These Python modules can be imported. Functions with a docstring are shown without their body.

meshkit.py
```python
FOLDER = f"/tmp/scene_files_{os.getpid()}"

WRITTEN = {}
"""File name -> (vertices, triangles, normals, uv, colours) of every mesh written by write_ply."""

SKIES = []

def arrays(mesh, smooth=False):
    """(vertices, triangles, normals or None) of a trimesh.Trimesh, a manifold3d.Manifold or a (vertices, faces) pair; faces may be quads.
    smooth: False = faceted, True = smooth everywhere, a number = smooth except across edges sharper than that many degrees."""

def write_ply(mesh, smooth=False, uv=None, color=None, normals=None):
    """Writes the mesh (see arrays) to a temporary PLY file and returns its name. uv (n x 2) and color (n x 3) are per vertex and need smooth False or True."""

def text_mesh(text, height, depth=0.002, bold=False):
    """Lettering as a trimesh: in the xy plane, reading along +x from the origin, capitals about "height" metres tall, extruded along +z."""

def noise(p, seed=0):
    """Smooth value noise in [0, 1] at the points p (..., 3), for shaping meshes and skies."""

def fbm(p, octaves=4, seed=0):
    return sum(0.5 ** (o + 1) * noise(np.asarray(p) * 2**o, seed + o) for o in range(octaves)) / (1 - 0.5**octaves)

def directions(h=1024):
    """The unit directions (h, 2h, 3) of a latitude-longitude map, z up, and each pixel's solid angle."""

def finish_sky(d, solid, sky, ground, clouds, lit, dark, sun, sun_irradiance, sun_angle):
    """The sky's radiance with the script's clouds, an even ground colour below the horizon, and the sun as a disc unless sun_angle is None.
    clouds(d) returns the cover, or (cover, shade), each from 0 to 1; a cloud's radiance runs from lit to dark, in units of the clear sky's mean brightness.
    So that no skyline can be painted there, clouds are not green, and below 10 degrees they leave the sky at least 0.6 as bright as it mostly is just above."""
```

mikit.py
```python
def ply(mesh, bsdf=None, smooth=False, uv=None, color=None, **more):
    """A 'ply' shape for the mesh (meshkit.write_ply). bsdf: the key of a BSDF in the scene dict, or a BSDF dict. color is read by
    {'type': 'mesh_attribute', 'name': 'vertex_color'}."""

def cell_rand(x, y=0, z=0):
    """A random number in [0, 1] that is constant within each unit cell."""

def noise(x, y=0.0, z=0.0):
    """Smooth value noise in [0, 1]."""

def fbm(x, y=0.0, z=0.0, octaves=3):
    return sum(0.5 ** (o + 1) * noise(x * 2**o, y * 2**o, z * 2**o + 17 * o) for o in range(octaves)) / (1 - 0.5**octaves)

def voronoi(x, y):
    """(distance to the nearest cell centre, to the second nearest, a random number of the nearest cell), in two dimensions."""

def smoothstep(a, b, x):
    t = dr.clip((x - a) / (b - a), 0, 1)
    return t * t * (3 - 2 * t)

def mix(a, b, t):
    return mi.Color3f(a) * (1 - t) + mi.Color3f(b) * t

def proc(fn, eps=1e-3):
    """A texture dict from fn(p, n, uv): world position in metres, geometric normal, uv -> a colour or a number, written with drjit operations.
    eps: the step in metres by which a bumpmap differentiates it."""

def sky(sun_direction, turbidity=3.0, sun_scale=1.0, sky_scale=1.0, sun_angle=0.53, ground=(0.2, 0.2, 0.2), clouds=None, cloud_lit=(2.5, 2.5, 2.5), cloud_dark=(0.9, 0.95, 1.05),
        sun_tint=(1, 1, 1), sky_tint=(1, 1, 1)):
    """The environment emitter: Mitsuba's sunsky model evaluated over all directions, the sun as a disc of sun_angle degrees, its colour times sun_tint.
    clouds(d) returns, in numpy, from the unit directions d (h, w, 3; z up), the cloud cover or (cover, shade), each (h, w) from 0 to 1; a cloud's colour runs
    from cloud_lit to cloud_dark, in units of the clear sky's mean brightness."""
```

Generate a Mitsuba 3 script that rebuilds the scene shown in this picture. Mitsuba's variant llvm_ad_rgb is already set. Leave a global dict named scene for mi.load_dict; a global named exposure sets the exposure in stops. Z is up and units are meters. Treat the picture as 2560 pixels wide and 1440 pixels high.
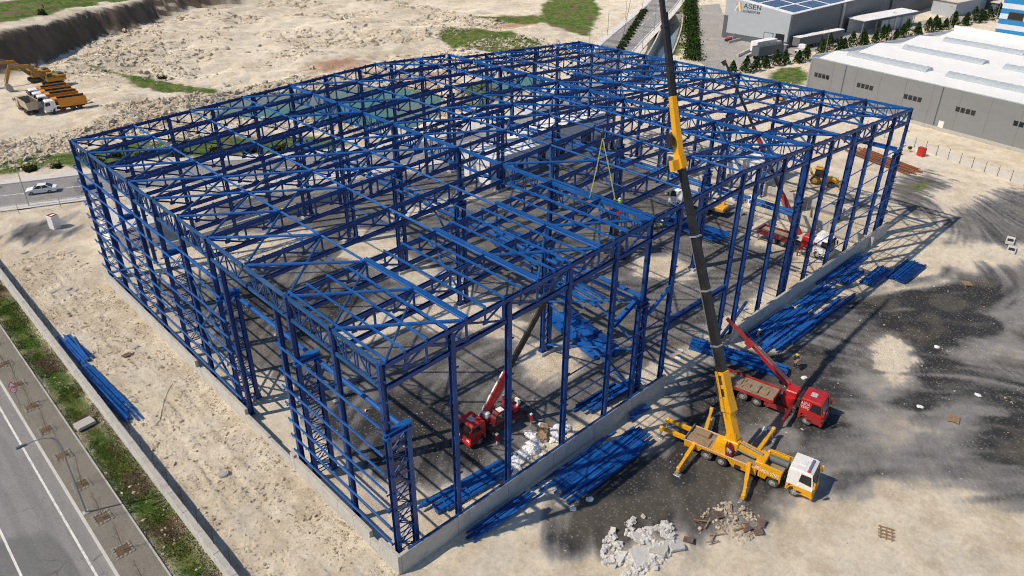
import math, random
import numpy as np
import trimesh, drjit as dr, mitsuba as mi
import mikit, meshkit
from mikit import noise, fbm, smoothstep, mix, cell_rand
TF = mi.ScalarTransform4f
scene, labels = {}, {}
# ---------------------------------------------------------------- camera, light, exposure
CAM = np.array([-22.538, -35.971, 48.928])
PITCH, YAW, ROLL, FPX = 0.514351, 0.76765, -0.004976, 1870.74
def camera_axes():
    cp, sp = math.cos(PITCH), math.sin(PITCH)
    fw = np.array([math.sin(YAW) * cp, math.cos(YAW) * cp, -sp])
    r = np.array([math.cos(YAW), -math.sin(YAW), 0.0])
    d = np.cross(fw, r)
    return fw, -(-r * math.sin(ROLL) + d * math.cos(ROLL))
FW, UP = camera_axes()
scene['camera'] = {'type': 'perspective', 'fov_axis': 'x', 'fov': math.degrees(2 * math.atan(1280 / FPX)),
    'near_clip': 0.5, 'far_clip': 3000.0,
    'to_world': TF().look_at(origin=CAM.tolist(), target=(CAM + FW).tolist(), up=UP.tolist())}
SUN = np.array([-0.815, 0.335, 1.0])
scene['sky_light'] = mikit.sky(SUN.tolist(), turbidity=3.0, ground=(0.3, 0.27, 0.22), sun_tint=(0.96, 1.0, 1.07))
exposure = 1.5
# ---------------------------------------------------------------- helpers
I4 = np.eye(4)
def pose(x, y, z=0, yaw=0):
    c, s = math.cos(math.radians(yaw)), math.sin(math.radians(yaw))
    return np.array([[c, -s, 0, x], [s, c, 0, y], [0, 0, 1, z], [0, 0, 0, 1.0]])
BOXF = np.array([[0,2,3],[0,3,1],[4,5,7],[4,7,6],[0,1,5],[0,5,4],[2,6,7],[2,7,3],[0,4,6],[0,6,2],[1,3,7],[1,7,5]])
class MB:
    def __init__(self): self.v, self.f, self.n = [], [], 0
    def add(self, v, f):
        v = np.asarray(v, float); self.v.append(v); self.f.append(np.asarray(f, int) + self.n); self.n += len(v); return self
    def mesh(self, m): return self.add(m.vertices, m.faces)
    def box(self, x0, x1, y0, y1, z0, z1):
        v = [[x, y, z] for x in (x0, x1) for y in (y0, y1) for z in (z0, z1)]
        return self.add(v, [[0,1,3],[0,3,2],[4,6,7],[4,7,5],[0,4,5],[0,5,1],[2,3,7],[2,7,6],[0,2,6],[0,6,4],[1,5,7],[1,7,3]])
    def bar(self, p, q, w, h, up=(0, 0, 1), ou=0.0, os=0.0, w2=None, h2=None):
        p, q = np.asarray(p, float), np.asarray(q, float); d = q - p; d /= np.linalg.norm(d)
        s = np.cross(d, up)
        if np.linalg.norm(s) < 1e-6: s = np.cross(d, [1, 0, 0])
        s /= np.linalg.norm(s); u = np.cross(s, d)
        v = []
        for e, (ww, hh) in ((p, (w, h)), (q, (w2 or w, h2 or h))):
            for a in (-1, 1):
                for b in (-1, 1): v.append(e + s * (os + a * ww / 2) + u * (ou + b * hh / 2))
        return self.add(v, [[0,1,3],[0,3,2],[4,6,7],[4,7,5],[0,4,5],[0,5,1],[2,3,7],[2,7,6],[0,2,6],[0,6,4],[1,5,7],[1,7,3]])
    def ibar(self, p, q, w, h, up, t=0.035, tw=0.03):
        self.bar(p, q, w, t, up, ou=h / 2 - t / 2); self.bar(p, q, w, t, up, ou=-h / 2 + t / 2)
        return self.bar(p, q, tw, h - 2 * t, up)
    def tube(self, p, q, r, n=8, r2=None, caps=True):
        p, q = np.asarray(p, float), np.asarray(q, float); d = q - p; d /= np.linalg.norm(d)
        a = np.cross(d, [0, 0, 1] if abs(d[2]) < .9 else [1, 0, 0]); a /= np.linalg.norm(a); b = np.cross(d, a)
        t = np.arange(n) * 2 * math.pi / n; ring = np.cos(t)[:, None] * a + np.sin(t)[:, None] * b
        v = np.vstack([p + ring * r, q + ring * (r if r2 is None else r2), [p], [q]]); i = np.arange(n); j = (i + 1) % n
        f = [np.stack([i, j, j + n], 1), np.stack([i, j + n, i + n], 1)]
        if caps: f += [np.stack([j, i, i * 0 + 2 * n], 1), np.stack([i + n, j + n, i * 0 + 2 * n + 1], 1)]
        return self.add(v, np.vstack(f))
    def path(self, pts, r, n=6):
        for p, q in zip(pts[:-1], pts[1:]): self.tube(p, q, r, n)
        return self
    def ext(self, prof, a, b, plane='xz'):
        "profile (list of 2-D points, convex or not, counter-clockwise) extruded from a to b along the third axis"
        import shapely
        m = trimesh.creation.extrude_polygon(shapely.Polygon(prof), abs(b - a), engine='earcut'); v = m.vertices.copy(); lo = min(a, b)
        if plane == 'xz': v = np.stack([v[:, 0], v[:, 2] + lo, v[:, 1]], 1); f = m.faces[:, ::-1]
        elif plane == 'yz': v = np.stack([v[:, 2] + lo, v[:, 0], v[:, 1]], 1); f = m.faces
        else: v = v + [0, 0, lo]; f = m.faces
        return self.add(v, f)
    def hull(self, pts):
        m = trimesh.convex.convex_hull(np.asarray(pts, float)); return self.mesh(m)
    def rbox(self, x0, x1, y0, y1, z0, z1, c=0.06):
        "box with chamfered edges"
        pts = []
        for x, sx in ((x0, 1), (x1, -1)):
            for y, sy in ((y0, 1), (y1, -1)):
                for z, sz in ((z0, 1), (z1, -1)):
                    pts += [(x + sx * c, y + sy * c, z), (x + sx * c, y, z + sz * c), (x, y + sy * c, z + sz * c)]
        return self.hull(pts)
    def get(self): return np.vstack(self.v), np.vstack(self.f)
def apply(m, M):
    v, f = m
    return v @ M[:3, :3].T + M[:3, 3], f
COUNT = {}
def numbered(key):
    n = COUNT.get(key, 0); COUNT[key] = n + 1
    return key if n == 0 else '%s_%03d' % (key, n)
POSE = {}
def tag(key, label=None, cat=None, group=None, kind=None):
    d = labels.setdefault(key, {})
    for k, v in (('label', label), ('category', cat), ('group', group), ('kind', kind)):
        if v: d[k] = v
def thing(name, label, cat, M=I4, group=None):
    key = numbered(name); POSE[key] = M; tag(key, label, cat, group); return key
def put(key, mb, mat, smooth=False, M=I4, **kw):
    m = mb.get() if isinstance(mb, MB) else mb
    if hasattr(m, 'vertices'): m = (np.asarray(m.vertices), np.asarray(m.faces))
    scene[key] = mikit.ply(apply(m, M), 'material_' + mat, smooth=smooth, **kw); return key
def part(parent, name, mb, mat, smooth=False, label=None):
    root = parent.split('__')[0]
    key = numbered(parent + '__' + name); put(key, mb, mat, smooth, POSE[root])
    if label: tag(key, label)
    return key
def single(name, mb, mat, label, cat, M=I4, group=None, smooth=False, kind=None):
    key = numbered(name); put(key, mb, mat, smooth, M); tag(key, label, cat, group, kind); return key
def struct(name, mb, mat, smooth=False, kind='structure', **kw):
    key = numbered(name); put(key, mb, mat, smooth, **kw); tag(key, kind=kind); return key
rng = np.random.default_rng(7)
rnd = random.Random(11)
# ---------------------------------------------------------------- materials
def bsdf(name, base, rough=0.6, two=True, bump=None, **kw):
    b = {'type': 'principled', 'base_color': {'type': 'rgb', 'value': list(base)} if not callable(base) else mikit.proc(base), 'roughness': rough, **kw}
    if bump: b = {'type': 'bumpmap', 'arbitrary': {**mikit.proc(bump[0], bump[2] if len(bump) > 2 else 0.01)}, 'bsdf': b, 'scale': bump[1]}
    scene['material_' + name] = {'type': 'twosided', 'bsdf': b} if two else b
    return name
def worn(c, amt=0.25, sc=1.3, dirt=(0.30, 0.26, 0.2), dk=0.25):
    def fn(p, n, uv):
        a = fbm(p.x * sc, p.y * sc, p.z * sc, 3); b = noise(p.x * 7 * sc, p.y * 7 * sc, p.z * 7 * sc)
        col = mi.Color3f(c) * (1 + amt * (a - 0.5) * 2 + amt * 0.5 * (b - 0.5))
        return mix(col, dirt, dk * smoothstep(0.52, 0.8, a))
    return fn
bsdf('blue_steel', worn((0.005, 0.042, 0.19), 0.3, 0.5, (0.03, 0.1, 0.28), 0.4), 0.42, specular=0.5)
bsdf('bright_blue_steel', worn((0.006, 0.092, 0.35), 0.2, 0.5, (0.05, 0.16, 0.42), 0.3), 0.4, specular=0.5)
bsdf('dull_blue_steel', worn((0.014, 0.075, 0.22), 0.3, 0.5, (0.08, 0.13, 0.2), 0.4), 0.5, specular=0.4)
bsdf('concrete', worn((0.44, 0.43, 0.40), 0.16, 0.8, (0.26, 0.24, 0.2), 0.5), 0.85)
bsdf('kerb_stone', worn((0.30, 0.28, 0.24), 0.25, 2.0, (0.2, 0.17, 0.13), 0.5), 0.9)
bsdf('pale_concrete', worn((0.56, 0.55, 0.53), 0.1, 0.8, (0.38, 0.35, 0.3), 0.4), 0.85)
bsdf('white_paint', worn((0.78, 0.78, 0.77), 0.05, 1.0, (0.5, 0.45, 0.38), 0.25), 0.35)
bsdf('yellow_paint', worn((0.74, 0.36, 0.008), 0.12, 1.2, (0.35, 0.25, 0.08), 0.3), 0.35)
bsdf('machine_yellow', worn((0.42, 0.21, 0.02), 0.2, 1.2, (0.25, 0.18, 0.09), 0.5), 0.5)
bsdf('orange_paint', worn((0.62, 0.24, 0.012), 0.12, 0.8, (0.4, 0.25, 0.1), 0.35), 0.45)
bsdf('red_paint', worn((0.44, 0.018, 0.02), 0.15, 1.2, (0.25, 0.08, 0.06), 0.25), 0.3)
bsdf('faded_red_paint', worn((0.36, 0.03, 0.03), 0.2, 1.2, (0.26, 0.12, 0.1), 0.5), 0.5)
bsdf('dark_red_paint', worn((0.16, 0.014, 0.018), 0.2, 1.2, (0.2, 0.1, 0.08), 0.4), 0.5)
bsdf('black_steel', worn((0.018, 0.018, 0.02), 0.3, 1.0, (0.06, 0.055, 0.05), 0.4), 0.35)
bsdf('chassis_black', worn((0.03, 0.03, 0.032), 0.3, 1.5, (0.12, 0.1, 0.08), 0.6), 0.6)
bsdf('tyre_rubber', worn((0.035, 0.034, 0.033), 0.2, 2.0, (0.22, 0.19, 0.15), 0.8), 0.85)
bsdf('rim_steel', worn((0.35, 0.35, 0.35), 0.2, 2.0, (0.2, 0.17, 0.13), 0.5), 0.45)
bsdf('grey_metal', worn((0.3, 0.31, 0.32), 0.15, 1.0), 0.4, metallic=0.4)
bsdf('dark_glass', (0.015, 0.018, 0.022), 0.06, specular=0.7)
bsdf('timber', worn((0.30, 0.21, 0.13), 0.35, 2.0, (0.12, 0.09, 0.06), 0.6), 0.8)
bsdf('dirty_bed', worn((0.27, 0.22, 0.16), 0.35, 1.6, (0.12, 0.1, 0.09), 0.6), 0.85)
bsdf('rust', worn((0.23, 0.085, 0.035), 0.4, 1.5, (0.1, 0.05, 0.03), 0.6), 0.85)
bsdf('hi_vis', (0.45, 0.8, 0.06), 0.7)
bsdf('orange_cloth', (0.7, 0.16, 0.03), 0.8)
bsdf('navy_cloth', (0.02, 0.025, 0.05), 0.85)
bsdf('skin', (0.42, 0.25, 0.17), 0.6)
bsdf('helmet_yellow', (0.8, 0.5, 0.02), 0.35)
bsdf('helmet_white', (0.75, 0.75, 0.75), 0.35)
bsdf('sling_cloth', (0.30, 0.32, 0.08), 0.8)
bsdf('white_plastic', worn((0.74, 0.76, 0.8), 0.12, 3.0, (0.5, 0.48, 0.45), 0.5), 0.4)
bsdf('brown_plate', worn((0.14, 0.09, 0.08), 0.3, 2.0, (0.2, 0.18, 0.16), 0.5), 0.7)
bsdf('bark', worn((0.20, 0.15, 0.11), 0.3, 4.0), 0.9)
bsdf('wire_black', (0.02, 0.02, 0.02), 0.6)
bsdf('galvanised', worn((0.38, 0.40, 0.42), 0.12, 1.0), 0.45, metallic=0.5)
bsdf('sign_red', (0.55, 0.05, 0.09), 0.5)
bsdf('red_light', (0.6, 0.02, 0.02), 0.3)
bsdf('light_bar', (0.12, 0.16, 0.25), 0.2)
bsdf('lettering_white', (0.8, 0.78, 0.76), 0.5)
bsdf('lettering_pink', (0.75, 0.5, 0.46), 0.5)
bsdf('lettering_dark', (0.02, 0.025, 0.03), 0.5)
bsdf('lettering_gold', (0.55, 0.36, 0.06), 0.4)
# ---------------------------------------------------------------- ground, roads, quarry
def sdf(x, y, poly):
    "signed distance to a polygon, positive inside"
    P = np.asarray(poly, float); d = np.full(x.shape, 1e9); ins = np.zeros(x.shape, bool)
    for (ax, ay), (bx, by) in zip(P, np.roll(P, -1, 0)):
        ex, ey = bx - ax, by - ay; wx, wy = x - ax, y - ay
        t = np.clip((wx * ex + wy * ey) / (ex * ex + ey * ey + 1e-12), 0, 1)
        d = np.minimum(d, np.hypot(wx - t * ex, wy - t * ey))
        c = (ay <= y) != (by <= y)
        ins ^= c & (x < ax + (y - ay) / np.where(abs(by - ay) < 1e-9, 1e-9, by - ay) * ex)
    return np.where(ins, d, -d)
def linedist(x, y, pts):
    d = np.full(x.shape, 1e9)
    for (ax, ay), (bx, by) in zip(pts[:-1], pts[1:]):
        ex, ey = bx - ax, by - ay; t = np.clip(((x - ax) * ex + (y - ay) * ey) / (ex * ex + ey * ey), 0, 1)
        d = np.minimum(d, np.hypot(x - ax - t * ex, y - ay - t * ey))
    return d
def sst(a, b, x):
    t = np.clip((x - a) / (b - a), 0, 1); return t * t * (3 - 2 * t)
def N(x, y, s, seed=0, oct=3): return meshkit.fbm(np.stack([x * s, y * s, np.zeros_like(x)], -1), oct, seed)
BACK_ROAD = [(-160, 170), (-60, 133), (-2, 107.6), (10, 103), (25, 96), (45, 84), (68, 76), (92, 75), (118, 85), (163, 111), (232, 146.5), (320, 196)]
CANAL = [(140, 83), (157, 92), (229, 137)]
POND = [(47, 131), (56, 139), (66, 136), (80, 130), (88, 123), (90, 113), (87, 107), (80, 101.5), (73, 98.5), (70, 104), (66, 112), (60, 119), (52, 126)]
CLIFF = [(-30, 188), (20, 200), (30, 205), (41, 221), (55, 233), (68, 240), (82, 252), (103, 260), (125, 262)]
def along(x, y):
    return np.interp(x, [c[0] for c in CLIFF], [c[1] for c in CLIFF])
DARK = [  # dark milled gravel laid over the pale limestone
 [(10.5, -8.6), (9.5, -6.4), (14, -5.2), (22, -4.6), (28, -5.0), (31, -3.0), (37, 2), (45, 0), (50, -5.5), (60, -5.2), (69, -5.6), (78, -9.5), (88, -14), (100, -22), (96, -40), (50, -46), (42, -33), (40.5, -27), (37, -23.4), (33.5, -21.6), (31, -19.6), (27, -19.0), (23, -17.4), (18.5, -14.5), (14, -11)],
 [(1.5, 1.5), (46, 1.0), (70, 1.5), (98, 2), (106, 14), (120, 58), (112, 74), (64, 73), (56, 70), (24, 80), (16, 74), (20, 64), (2, 62)],
 [(1, 84), (3, 92), (-3, 93), (-8, 89), (-5, 84)],
 [(104, -4), (112, 1), (121, 0), (124, 5), (116, 8), (108, 5), (100, 0)],
 [(95, -9), (102, -6), (112, -5), (126, -8), (128, -24), (112, -22), (100, -16)],
]
CORE = [  # the darkest, freshly rolled parts
 [(12, -6.3), (21, -5.6), (30.5, -4.2), (38, -3), (46, -2), (54, -5), (55, -10), (50, -15), (42, -17), (36, -15.5), (28, -16.4), (23, -13.5), (15, -10.6)],
 [(67, -8), (76, -11), (84, -15), (86, -24), (78, -26), (70, -21), (60, -22), (55, -20), (57, -17), (63, -13)], [(50, -18), (56, -23), (64, -30), (56, -36), (49, -31)],
 [(3, 8), (14, 6), (18, 14), (10, 20), (5, 18)], [(10, 34), (20, 38), (20, 46), (10, 50)]]
FAINT = [  # sand dragged over the dark gravel by wheels
 [(44.4, -16), (49.5, -20), (46, -25), (40, -22)], [(64, -19), (73, -23), (70, -26.5), (63, -22)], [(49, -12.5), (54.5, -15), (55, -18.9), (49, -17.6)], [(46, -22), (56, -23.5), (57, -27), (47, -26)], [(76, -19), (86, -21), (84, -27), (75, -24)], [(34, -9), (40, -12), (36, -16), (30, -14)]]
PALE = [  # pale rutted patches inside the dark gravel
 [(60.5, -11.8), (63, -13), (62, -16.3), (59.6, -18), (53.5, -17.6), (54, -14.6)],
 [(-1, -1), (46, -1), (46, 1.6), (33, 3.2), (24, 2.0), (13, 2.4), (6, 5.4), (4, 7), (3, 20), (6, 28), (4, 34), (2, 40), (2.5, 64), (-1, 64)],
 [(24.5, 9.2), (26.5, 14.6), (31.8, 14.5), (34, 9.5), (29, 7.6)], [(29, 15), (33.5, 18), (34, 34), (33, 45), (37, 50), (33, 56), (26, 50), (28, 40), (29, 33), (22, 34.5), (14, 34), (15, 29), (23, 27), (27, 21)],
 [(46, -1), (98, -1), (98, 3), (92, 5), (80, 4.5), (70, 3.2), (56, 2.8), (46, 2.0)], [(53, 17.5), (57, 20.6), (61, 17.4), (61, 12), (55, 11.5)], [(73, 3), (97, 3), (100, 15), (82, 15.5), (73, 13)],
 [(82, 12), (108, 10), (122, 58), (112, 76), (100, 62), (90, 50), (84, 30)], [(38, 54), (52, 52), (58, 50), (54, 56), (40, 58)], [(6, 58), (22, 56), (30, 60), (20, 66), (4, 66)],
]
GRASS = [
 [(-14.05, -60), (-10.9, -60), (-10.9, 96), (-14.05, 96)],
 [(37, 197), (40.5, 195), (44.5, 179), (47.5, 169), (51, 158), (54, 147), (50, 143), (45, 152), (41.5, 165), (41, 173), (40.5, 182)],
 [(-30, 116), (-4, 121), (26, 108), (46, 92), (54, 90), (58, 94), (50, 104), (30, 118), (0, 128), (-30, 130)],
 [(128, 126), (150, 126), (158, 152), (146, 170), (132, 160)], [(168, 182), (188, 170), (182, 150), (168, 158)],
 [(172, 131), (216, 162), (252, 200), (238, 208), (196, 176), (176, 154)], [(152, 63), (160, 61), (179, 65), (186, 62), (177, 55), (166, 52)],
 [(170, 92), (256, 148), (262, 156), (236, 141), (168, 97)], [(158, 104), (226, 143), (222, 148), (156, 109)],
 [(208, 108), (240, 124), (250, 112), (222, 100)], [(113, 5), (118, 3.5), (117, 1.5), (113, 2.5)],
 [(92, 92), (118, 100), (122, 110), (104, 112), (90, 102)], [(-40, 203), (20, 215), (36, 232), (56, 246), (82, 262), (126, 276), (210, 300), (240, 420), (-80, 420)],
 [(230, 200), (300, 240), (330, 330), (250, 330)],
]
REDS = [(90, 152, 16, 10), (146, 150, 14, 9), (99, 122, 10, 7), (170, 160, 18, 8)]
def spaced(lo, hi, a, b, d0, g):
    mid = np.arange(lo, hi + 1e-6, d0); out = list(mid)
    x, d = mid[-1], d0
    while x < b: d *= 1 + g; x += d; out.append(x)
    x, d = mid[0], d0; pre = []
    while x > a: d *= 1 + g; x -= d; pre.append(x)
    return np.array(pre[::-1] + out)
gx = spaced(-12, 104, -200, 700, 0.36, 0.011); gy = spaced(-36, 68, -110, 800, 0.36, 0.0085)
def rut(pts):
    P = np.asarray(pts, float); t = np.gradient(P, axis=0); t /= np.linalg.norm(t, axis=1, keepdims=True); return [(a, b, -v, u) for (a, b), (u, v) in zip(P, t)]
RUTS = [(rut(p), d) for p, d in (([(-6.2, -8), (-6.4, 10), (-5.6, 28), (-6.8, 44), (-5.8, 60), (-6.2, 78)], 1.0), ([(-4.0, -10), (-3.6, 6), (-4.6, 22), (-3.8, 40), (-5.2, 56)], 1.0), ([(-8.4, -4), (-7.6, 14), (-8.2, 34)], .8),
  ([(12, -9.5), (22, -8.5), (34, -7.8), (46, -10), (60, -12), (74, -14), (86, -20)], .8), ([(14, -12), (24, -13.5), (36, -18), (50, -19), (66, -17), (80, -15), (96, -12)], .8), ([(20, -15), (32, -22), (46, -23), (60, -20), (72, -22), (84, -26)], .7), ([(40, -28), (52, -20), (66, -12), (84, -10), (100, -6), (118, 6)], .7))]
def height(X, Y):
    h = 0.10 * (N(X, Y, 0.9, 3) - 0.5) + 0.05 * (N(X, Y, 4.0, 5, 2) - 0.5)
    strip = sst(-10, -8, X) * sst(0, -1.6, X) * sst(-20, -8, Y)
    h += strip * (0.25 * (N(X, Y, 0.5, 8) - 0.45) + 0.14 * (N(X, Y, 2.2, 9) - 0.5))
    h += 0.45 * sst(3.4, 0.6, abs(X + 2.6)) * sst(8, 14, Y) * sst(30, 20, Y) * (N(X, Y, 0.7, 12) - .15)
    pile = np.exp(-((X - 16.0) / 3.6) ** 2 - ((Y + 13.6) / 2.6) ** 2)
    h += 0.8 * pile * (0.6 + 0.6 * N(X, Y, 0.9, 14)) + 0.5 * np.exp(-((X - 23) / 3.0) ** 2 - ((Y + 16.8) / 2.0) ** 2) * (N(X, Y, 1.2, 15) + .2)
    h += 0.5 * sst(-22, -28, Y - (X - 20) * -0.12) * (N(X, Y, 0.35, 16) - 0.35)
    for pts, d in RUTS:
        for o in (-.95, .95):
            q = linedist(X, Y, [(a + o * nx, b + o * ny) for a, b, nx, ny in pts]); h += d * (-0.07 * sst(.34, .12, q) + 0.045 * sst(.7, .42, q) * sst(.2, .4, q)) * (.4 + 1.2 * N(X, Y, .5, 18))
    # quarry
    r = linedist(X, Y, BACK_ROAD); yr = np.interp(X, [p[0] for p in BACK_ROAD], [p[1] for p in BACK_ROAD])
    quarry = sst(9, 30, r) * (Y > yr) * sst(250, 120, X - 0.3 * (Y - 120))
    mound = sst(-6, 12, 0.55 * (X - 30) + (Y - 150) * -0.1 + 10) * quarry
    h += quarry * 1.2 * (N(X, Y, 0.035, 21) - 0.5) + mound * (4.2 * (N(X, Y, 0.04, 22, 5) - 0.45) + 1.5 * (N(X, Y, 0.18, 23, 5) - .5))
    sp = sdf(X, Y, POND); h = np.where(sp > -14, h * sst(2, -12, sp) - 2.6 * sst(-9, 1.5, sp + 2.5 * (N(X, Y, .25, 24) - .5)), h)
    yc = along(X, Y); top = np.interp(X, [-30, 20, 40, 70, 110, 135], [10, 10, 9, 7, 5.0, 0])
    wob = 7.0 * (N(X, Y, 0.05, 26, 4) - 0.5)
    h += np.where(Y > yc - 4, top * sst(-1, 8.5, Y - yc + wob) * (X < 140), 0) + np.where((Y > yc - 30) & (Y < yc + 4), 1.6 * sst(-26, -4, Y - yc) * (N(X, Y, .09, 27, 4) - .3), 0)
    c = linedist(X, Y, CANAL)
    h = np.where(c < 3.6, -4.4, h)
    site = sst(4.5, 6.5, r)
    return np.where(r < 7.5, h * site - 0.02 * (1 - site), h)
def flatten(X, Y, h):
    h = np.where((X < -13.9), -0.05, h)                       # under pavement and road
    inb = (X > -0.9) & (X < 91) & (Y > -0.9) & (Y < 66)
    return np.where(inb, 0.06 * (N(X, Y, 0.6, 31) - .5) + 0.3 * sst(1.5, 4, X) * sst(1.5, 4, Y) * 0, h)
def make_ground():
    X, Y = np.meshgrid(gx, gy, indexing='ij'); h = flatten(X, Y, height(X, Y))
    nx, ny = X.shape
    e = 2.6 * (N(X, Y, 0.35, 41, 4) - 0.5) + 0.9 * (N(X, Y, 1.6, 42) - 0.5)
    th = 0.5 * np.sin(X * 0.045 + 1.0) + 0.9 * (N(X, Y, 0.018, 45) - .5); U, W = X * np.cos(th) + Y * np.sin(th), -X * np.sin(th) + Y * np.cos(th)
    smear = meshkit.fbm(np.stack([U * .10, W * .75, 0 * X], -1), 4, 46) - .5; fines = meshkit.fbm(np.stack([U * .3, W * 2.0, 0 * X], -1), 3, 47) - .5
    dark = np.zeros_like(X)
    for k, p in enumerate(DARK): dark = np.maximum(dark, sst(-2.0, 2.4, sdf(X, Y, p) + e * 1.2 + 5 * smear))
    core = np.zeros_like(X)
    for p in CORE: core = np.maximum(core, sst(-3.0, 2.5, sdf(X, Y, p) + e * 1.0 + 7 * smear))
    dark = dark * (0.64 + 0.30 * core) + dark * (0.45 * smear + 0.35 * fines)
    for p in PALE: dark *= 1 - 0.95 * sst(-1.0, 1.0, sdf(X, Y, p) + e * 0.9 + 3.0 * smear + 2.0 * fines)
    for p in FAINT: dark *= 1 - 0.55 * sst(-1.5, 1.5, sdf(X, Y, p) + e + 5 * smear)
    dark = np.clip(dark, 0, 1.1)
    e2 = 5 * (N(X, Y, 0.16, 43, 4) - 0.5) + 2.0 * (N(X, Y, 0.8, 44) - .5)
    grass = np.zeros_like(X)
    for k, p in enumerate(GRASS): grass = np.maximum(grass, sst(-0.9, 1.2, sdf(X, Y, p) + e2 * (0.12 if k in (0, 10) else 1.0)))
    grass *= 1 - .9 * sst(4.5, 2.5, linedist(X, Y, [(-40, 232), (10, 248), (40, 276), (80, 302), (140, 330)]) + e2 * .3) * (Y > 200)
    i = np.arange(nx - 1)[:, None] * ny + np.arange(ny - 1)[None]
    f = np.stack([i, i + ny, i + ny + 1, i + 1], -1).reshape(-1, 4)
    v = np.stack([X, Y, h], -1).reshape(-1, 3)
    return (v, f), np.stack([dark.ravel(), grass.ravel()], 1)
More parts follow.
